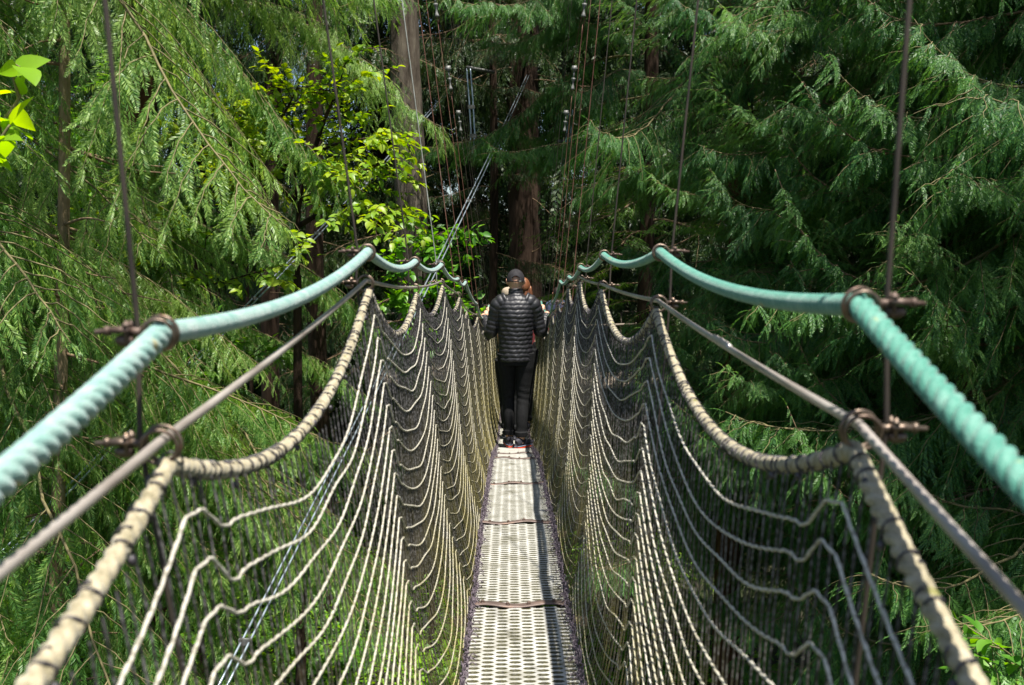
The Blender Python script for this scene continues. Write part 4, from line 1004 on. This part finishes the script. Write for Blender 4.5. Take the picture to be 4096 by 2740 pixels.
# broad-leaved trees: trunk, boughs, twigs with pointed oval leaves
def leaf_template(seed=0, wd=.30, curl=.12):
    g = np.random.default_rng(seed); n = 5; V = []; Q = []
    for i in range(n + 1):
        t = i / n; w_ = wd * (math.sin(math.pi * t ** .72) ** .85) if 0 < t < 1 else 0.004
        z = -curl * t * t + .0; V += [(t, -w_, z + .10 * w_ / wd * .8), (t, 0, z), (t, w_, z + .10 * w_ / wd * .8)]
    V = np.array(V)
    for i in range(n):
        for j in range(2): a = i * 3 + j; Q.append((a, a + 1, a + 4, a + 3))
    return V, np.array(Q)
LEAF = [leaf_template(i, .26 + .05 * (i % 3), .08 + .10 * i) for i in range(4)]
def leafy(name, label, cat, root, boughs, leaf, size, mat, bark_m, r, seed=0, twig_n=9, twig_len=.5, leaf_step=.05, flat=.6, group=None, sub_n=0):
    """root (x,y); boughs: list of point lists (absolute) that the twigs grow along"""
    g = np.random.default_rng(seed); z0 = float(gz(*root)) - .1; e = empty(name, (root[0], root[1], z0)); tag(e, label, cat, group); o = np.array((root[0], root[1], z0))
    mb = MB(); b0 = np.array(boughs[0][0]) - o
    mb.tube(smooth_path([(0, 0, 0), b0 * (.3, .3, .4) + (.05, 0, 0), b0 * (.8, .8, .75), b0], 30), np.linspace(r * 1.4, r, 30), 12)
    mb.build('trunk', M[bark_m], e)
    for bi, B_ in enumerate(boughs):
        P = smooth_path(np.array(B_) - o, 24); mb = MB(); mb.tube(P, np.linspace(r * .7, .004, 24), 7)
        TP, TT, TN, TS = [], [], [], []
        def leaves(Pl, first=.1):
            d = np.diff(Pl, axis=0); ln = np.linalg.norm(d, axis=1); S = np.concatenate(([0], np.cumsum(ln))); q = S[-1] * first; s = 1
            while q < S[-1]:
                k = min(int(np.searchsorted(S, q, 'right')) - 1, len(d) - 1); p = Pl[k] + d[k] * (q - S[k]) / ln[k]; T = d[k] / ln[k]
                lt = np.cross(T, (0, 0, 1.)); lt /= np.linalg.norm(lt) + 1e-9
                TP.append(p); TT.append(T * .5 + lt * s * g.uniform(.5, 1.1) + np.array((0, 0, g.uniform(-.5, .25)))); TN.append(np.array((0, 0, 1.)) * flat + g.normal(0, .35, 3)); TS.append(size * g.uniform(.6, 1.2))
                q += leaf_step * g.uniform(.6, 1.4); s = -s
            TP.append(Pl[-1]); TT.append(d[-1]); TN.append(np.array((0, 0, 1.))); TS.append(size)
        for q in range(twig_n):
            t = g.uniform(.15, 1); i = min(int(t * 23), 22); p = P[i]; T = P[i + 1] - P[i]; T /= np.linalg.norm(T)
            lt = np.cross(T, (0, 0, 1.)); lt /= np.linalg.norm(lt) + 1e-9; s = g.choice((-1, 1)); L = twig_len * g.uniform(.5, 1.2)
            d0 = T * .7 + lt * s * g.uniform(.4, 1.2) + np.array((0, 0, g.uniform(-.35, .4)))
            Pl = smooth_path([p, p + d0 * L * .5 + g.normal(0, .03, 3), p + d0 * L + (0, 0, -.12 * L)], 8); mb.tube(Pl, np.linspace(.006, .002, 8), 4, caps=False); leaves(Pl)
            for w__ in range(sub_n):
                k = g.integers(2, 7); d1 = d0 * .5 + lt * g.uniform(-1, 1) + np.array((0, 0, g.uniform(-.4, .4))); l2 = L * .5
                P2 = smooth_path([Pl[k], Pl[k] + d1 * l2 * .5, Pl[k] + d1 * l2 + (0, 0, -.05)], 6); mb.tube(P2, np.linspace(.004, .0015, 6), 4, caps=False); leaves(P2)
        leaves(P, .5)
        TP, TT, TN, TS = map(np.array, (TP, TT, TN, TS)); F = orient(TT, TN); kk = g.integers(0, len(LEAF), len(TP))
        for k in range(len(LEAF)):
            q_ = kk == k
            if q_.any(): V, Q = place(LEAF[k][0], LEAF[k][1], TP[q_], F[q_], TS[q_]); mb.add(V, Q, mi=1)
        mb.build('branch', [M[bark_m], M[mat]], e)
    return e
def A(*p): return tuple(at(*p))
leafy('broadleaf_tree', 'broadleaf tree with bright yellow-green leaves behind the big left cedar', 'broadleaf tree', (-2.4, 10.8),
      [[A(1190, 1100, 11.1), A(1200, 800, 11.0), A(1270, 620, 10.8), A(1420, 560, 10.5), A(1590, 560, 10.2)], [A(1200, 800, 11.0), A(1120, 600, 10.8), A(1000, 480, 10.5), A(840, 420, 10.1)],
       [A(1230, 700, 11.0), A(1290, 500, 10.7), A(1350, 360, 10.5), A(1380, 250, 10.3)], [A(1220, 800, 11.0), A(1330, 720, 10.6), A(1460, 680, 10.2), A(1570, 640, 10.0)],
       [A(1200, 900, 11.0), A(1330, 830, 10.6), A(1450, 830, 10.3), A(1540, 860, 10.1)], [A(1150, 700, 11.0), A(1080, 560, 10.5), A(1150, 430, 10.3), A(1200, 330, 10.1)],
       [A(1180, 800, 10.9), A(1000, 650, 10.5), A(900, 560, 10.2), A(820, 520, 9.9)]], None, .098, 'maple', 'bark_brown', .045, 51, 19, .55, .06, sub_n=2)
leafy('broadleaf_tree', 'leafy green shrub top in front of the grey trunk beside the left handrail', 'broadleaf shrub', (-1.15, 13.6),
      [[A(1720, 1500, 13.8), A(1700, 1250, 13.7), A(1690, 1050, 13.6), A(1700, 900, 13.6)], [A(1700, 1250, 13.7), A(1620, 1120, 13.4), A(1570, 1040, 13.2)], [A(1700, 1250, 13.7), A(1790, 1050, 13.4), A(1850, 930, 13.2)],
       [A(1710, 1350, 13.8), A(1620, 1260, 13.4), A(1560, 1190, 13.2)], [A(1720, 1350, 13.8), A(1790, 1200, 13.4), A(1850, 1060, 13.4)], [A(1720, 1300, 13.8), A(1740, 1150, 13.5), A(1760, 1000, 13.5)], [A(1730, 1400, 13.8), A(1660, 1380, 13.4), A(1600, 1330, 13.2)],
       [A(1730, 1450, 13.8), A(1800, 1340, 13.5), A(1860, 1250, 13.4)]], None, .12, 'shrub', 'bark_brown', .03, 52, 12, .42, .055, sub_n=1)
leafy('broadleaf_tree', 'few large glowing yellow-green leaves at the upper left edge', 'sapling', (-2.2, 3.1),
      [[(-2.12, 3.1, .1), A(-330, 800, 3.1), A(-60, 560, 3.0), A(60, 420, 3.0), A(90, 350, 3.0)], [A(-330, 800, 3.1), A(-120, 640, 2.9), A(-20, 580, 2.9), A(40, 500, 2.9)]], None, .11, 'bigleaf', 'green_twig', .012, 53, 2, .12, .05)
leafy('broadleaf_tree', 'small sapling with pale green leaves at the lower right corner', 'sapling', (3.4, 6.4),
      [[A(4080, 2760, 6.3), A(4000, 2700, 6.2), A(3940, 2640, 6.1)], [A(4100, 2740, 6.3), A(4060, 2640, 6.2), A(3990, 2580, 6.1)]], None, .12, 'shrub', 'green_twig', .012, 54, 5, .25, .06)
# broad-leaved saplings behind the left cedar
for q, (u, v, d, lb) in enumerate(((150, 1150, 10.5, 'bushy sapling low behind the left edge cedar'), (480, 1120, 10.8, 'bushy sapling behind the near left hanger cable'), (760, 1500, 11.5, 'bushy sapling below the left handrail'),
                            (980, 700, 18, 'tall bushy sapling behind the yellow-leaved tree'), (330, 500, 17, 'tall bushy sapling at the upper left'))):
    c = at(u, v, d); g = np.random.default_rng(q + 60)
    bs = [[c + (0, 0, -1.2), c + (0, 0, -.4)] + [c + g.normal(0, .8, 3) * (1, .6, .6) + (0, 0, .5)] for k in range(9)]
    leafy('broadleaf_tree', lb, 'sapling', (c[0], c[1]), [[tuple(x) for x in b] for b in bs], None, .11, 'maple' if q % 2 else 'shrub', 'bark_brown', .03, 70 + q, 14, .55, .06, sub_n=2)

# ferns on the forest floor
def fern_mesh(seed):
    g = np.random.default_rng(seed); mb = MB(); TP, TT, TN, TS = [], [], [], []
    for f in range(16):
        a = g.uniform(0, 6.28); L = g.uniform(.55, .95); d = np.array((math.cos(a), math.sin(a), 0)); t = np.linspace(0, 1, 16)[:, None]
        P = d * L * (.75 * t + .1 * t * t) + np.array((0, 0, 1)) * L * (1.15 * t - .72 * t ** 2.4); mb.tube(P, np.linspace(.004, .0012, 16), 4, caps=False)
        T, N, B = frames(P)
        for q in np.linspace(.08, .99, 34):
            k = min(int(q * 15), 14); p = P[k] + (P[k + 1] - P[k]) * (q * 15 - k); lt = np.cross(T[k], (0, 0, 1.)); lt /= np.linalg.norm(lt)
            for s in (-1, 1):
                TP.append(p); TT.append(lt * s + T[k] * .3 + (0, 0, -.12)); TN.append(np.cross(lt, T[k]) * 1.0 + g.normal(0, .1, 3)); TS.append(.085 * math.sin(math.pi * min(1, .2 + q * .8)) + .01)
    TP, TT, TN, TS = map(np.array, (TP, TT, TN, TS)); F = orient(TT, TN); Vt, Qt = leaf_template(0, .13, .1)
    V, Q = place(Vt, Qt, TP, F, TS); mb.add(V, Q, mi=1); return mb.mesh('fronds', [M['green_twig'], M['fern']])
FM = [fern_mesh(i) for i in range(3)]
fern_at = [(760, 2540), (900, 2330), (1020, 2560), (620, 2380), (1150, 2420), (460, 2600), (860, 2700), (1300, 2650), (1230, 2250), (980, 2130), (700, 2200), (1420, 2500), (2760, 2600), (3050, 2700)]
for q, (u, v) in enumerate(fern_at):
    d = 5.4 * 4000 / (v - 1050); p = at(u, v, d); o = link('sword_fern', FM[q % 3]); o.location = (p[0], p[1], float(gz(p[0], p[1]))); o.rotation_euler = (0, 0, q * 1.3); o.scale = (1.15,) * 3
    side = q < 12
    tag(o, 'sword fern with arching fronds on the forest floor seen through the left net' if side else 'sword fern on the dark forest floor seen through the right net', 'fern', 'sword ferns on the forest floor')

# ground cover, far wood
def scatter_leaves(name, n, region, size, mat, seed, clump=40, spread=.5, hmax=.9):
    g = np.random.default_rng(seed); c = np.stack((g.uniform(region[0], region[1], clump), g.uniform(region[2], region[3], clump)), -1); hh = g.uniform(.2, hmax, clump)
    k = g.integers(0, clump, n); xy = c[k] + g.normal(0, spread, (n, 2)); r2 = np.exp(-np.sum((xy - c[k]) ** 2, 1) / (2 * (spread * 1.3) ** 2))
    z = gz(xy[:, 0], xy[:, 1]) + .03 + hh[k] * r2 * g.uniform(.25, 1, n)
    P = np.column_stack((xy, z)); T = g.normal(0, 1, (n, 3)) * (1, 1, .35); N = np.array((0, 0, 1.)) + g.normal(0, .4, (n, 3)); F = orient(T, N)
    Vt, Qt = leaf_template(1, .3, .15); Vt = Vt[[0, 1, 2, 6, 7, 8, 15, 16, 17]]; Qt = np.array([(0, 1, 4, 3), (1, 2, 5, 4), (3, 4, 7, 6), (4, 5, 8, 7)])
    V, Q = place(Vt, Qt, P, F, size * g.uniform(.6, 1.3, n)); o = link(name, mesh_np(name, V, [Q], M[mat])); tag(o, kind='stuff'); return o
scatter_leaves('undergrowth', 110000, (-14, 3, 7, 26), .10, 'undergrowth', 1, 330, .65, 1.1)
def far_wood(name, n, xr, yr, zr, mat, seed, sc_, side=None):
    g = np.random.default_rng(seed); me = BR['far'][0]; Vs, Qs = [], []; off = 0
    for k in range(3):
        me = BR['far'][k]; Vb = np.zeros(len(me.vertices) * 3, np.float32); me.vertices.foreach_get('co', Vb); Vb = Vb.reshape(-1, 3)
        mi = np.zeros(len(me.polygons), np.int32); me.polygons.foreach_get('material_index', mi); ls = np.zeros(len(me.polygons), np.int32); me.polygons.foreach_get('loop_start', ls)
        li = np.zeros(len(me.loops), np.int32); me.loops.foreach_get('vertex_index', li); q = li[ls[mi == 1][:, None] + np.arange(4)]
        used = np.unique(q); remap = np.zeros(len(Vb), int); remap[used] = np.arange(len(used)); Vb = Vb[used]; q = remap[q]
        for j in range(n // 3):
            x, y, z = g.uniform(*xr), g.uniform(*yr), g.uniform(*zr); a = g.uniform(0, 6.28); k_ = sc_ * g.uniform(.7, 1.3)
            Rm = rotz(a) * k_; V = Vb @ Rm.T + (x, y, max(z, float(gz(x, y)) + .5)); Vs.append(V); Qs.append(q + off); off += len(V)
    o = link(name, mesh_np(name, np.concatenate(Vs), [np.concatenate(Qs)], M[mat])); tag(o, kind='stuff'); return o
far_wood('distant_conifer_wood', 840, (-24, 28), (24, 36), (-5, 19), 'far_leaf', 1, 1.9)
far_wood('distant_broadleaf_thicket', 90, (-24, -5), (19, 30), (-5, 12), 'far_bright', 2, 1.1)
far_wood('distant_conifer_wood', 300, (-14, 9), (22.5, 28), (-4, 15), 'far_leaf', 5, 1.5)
print('tris', sum(len(m.polygons) for m in bpy.data.meshes))
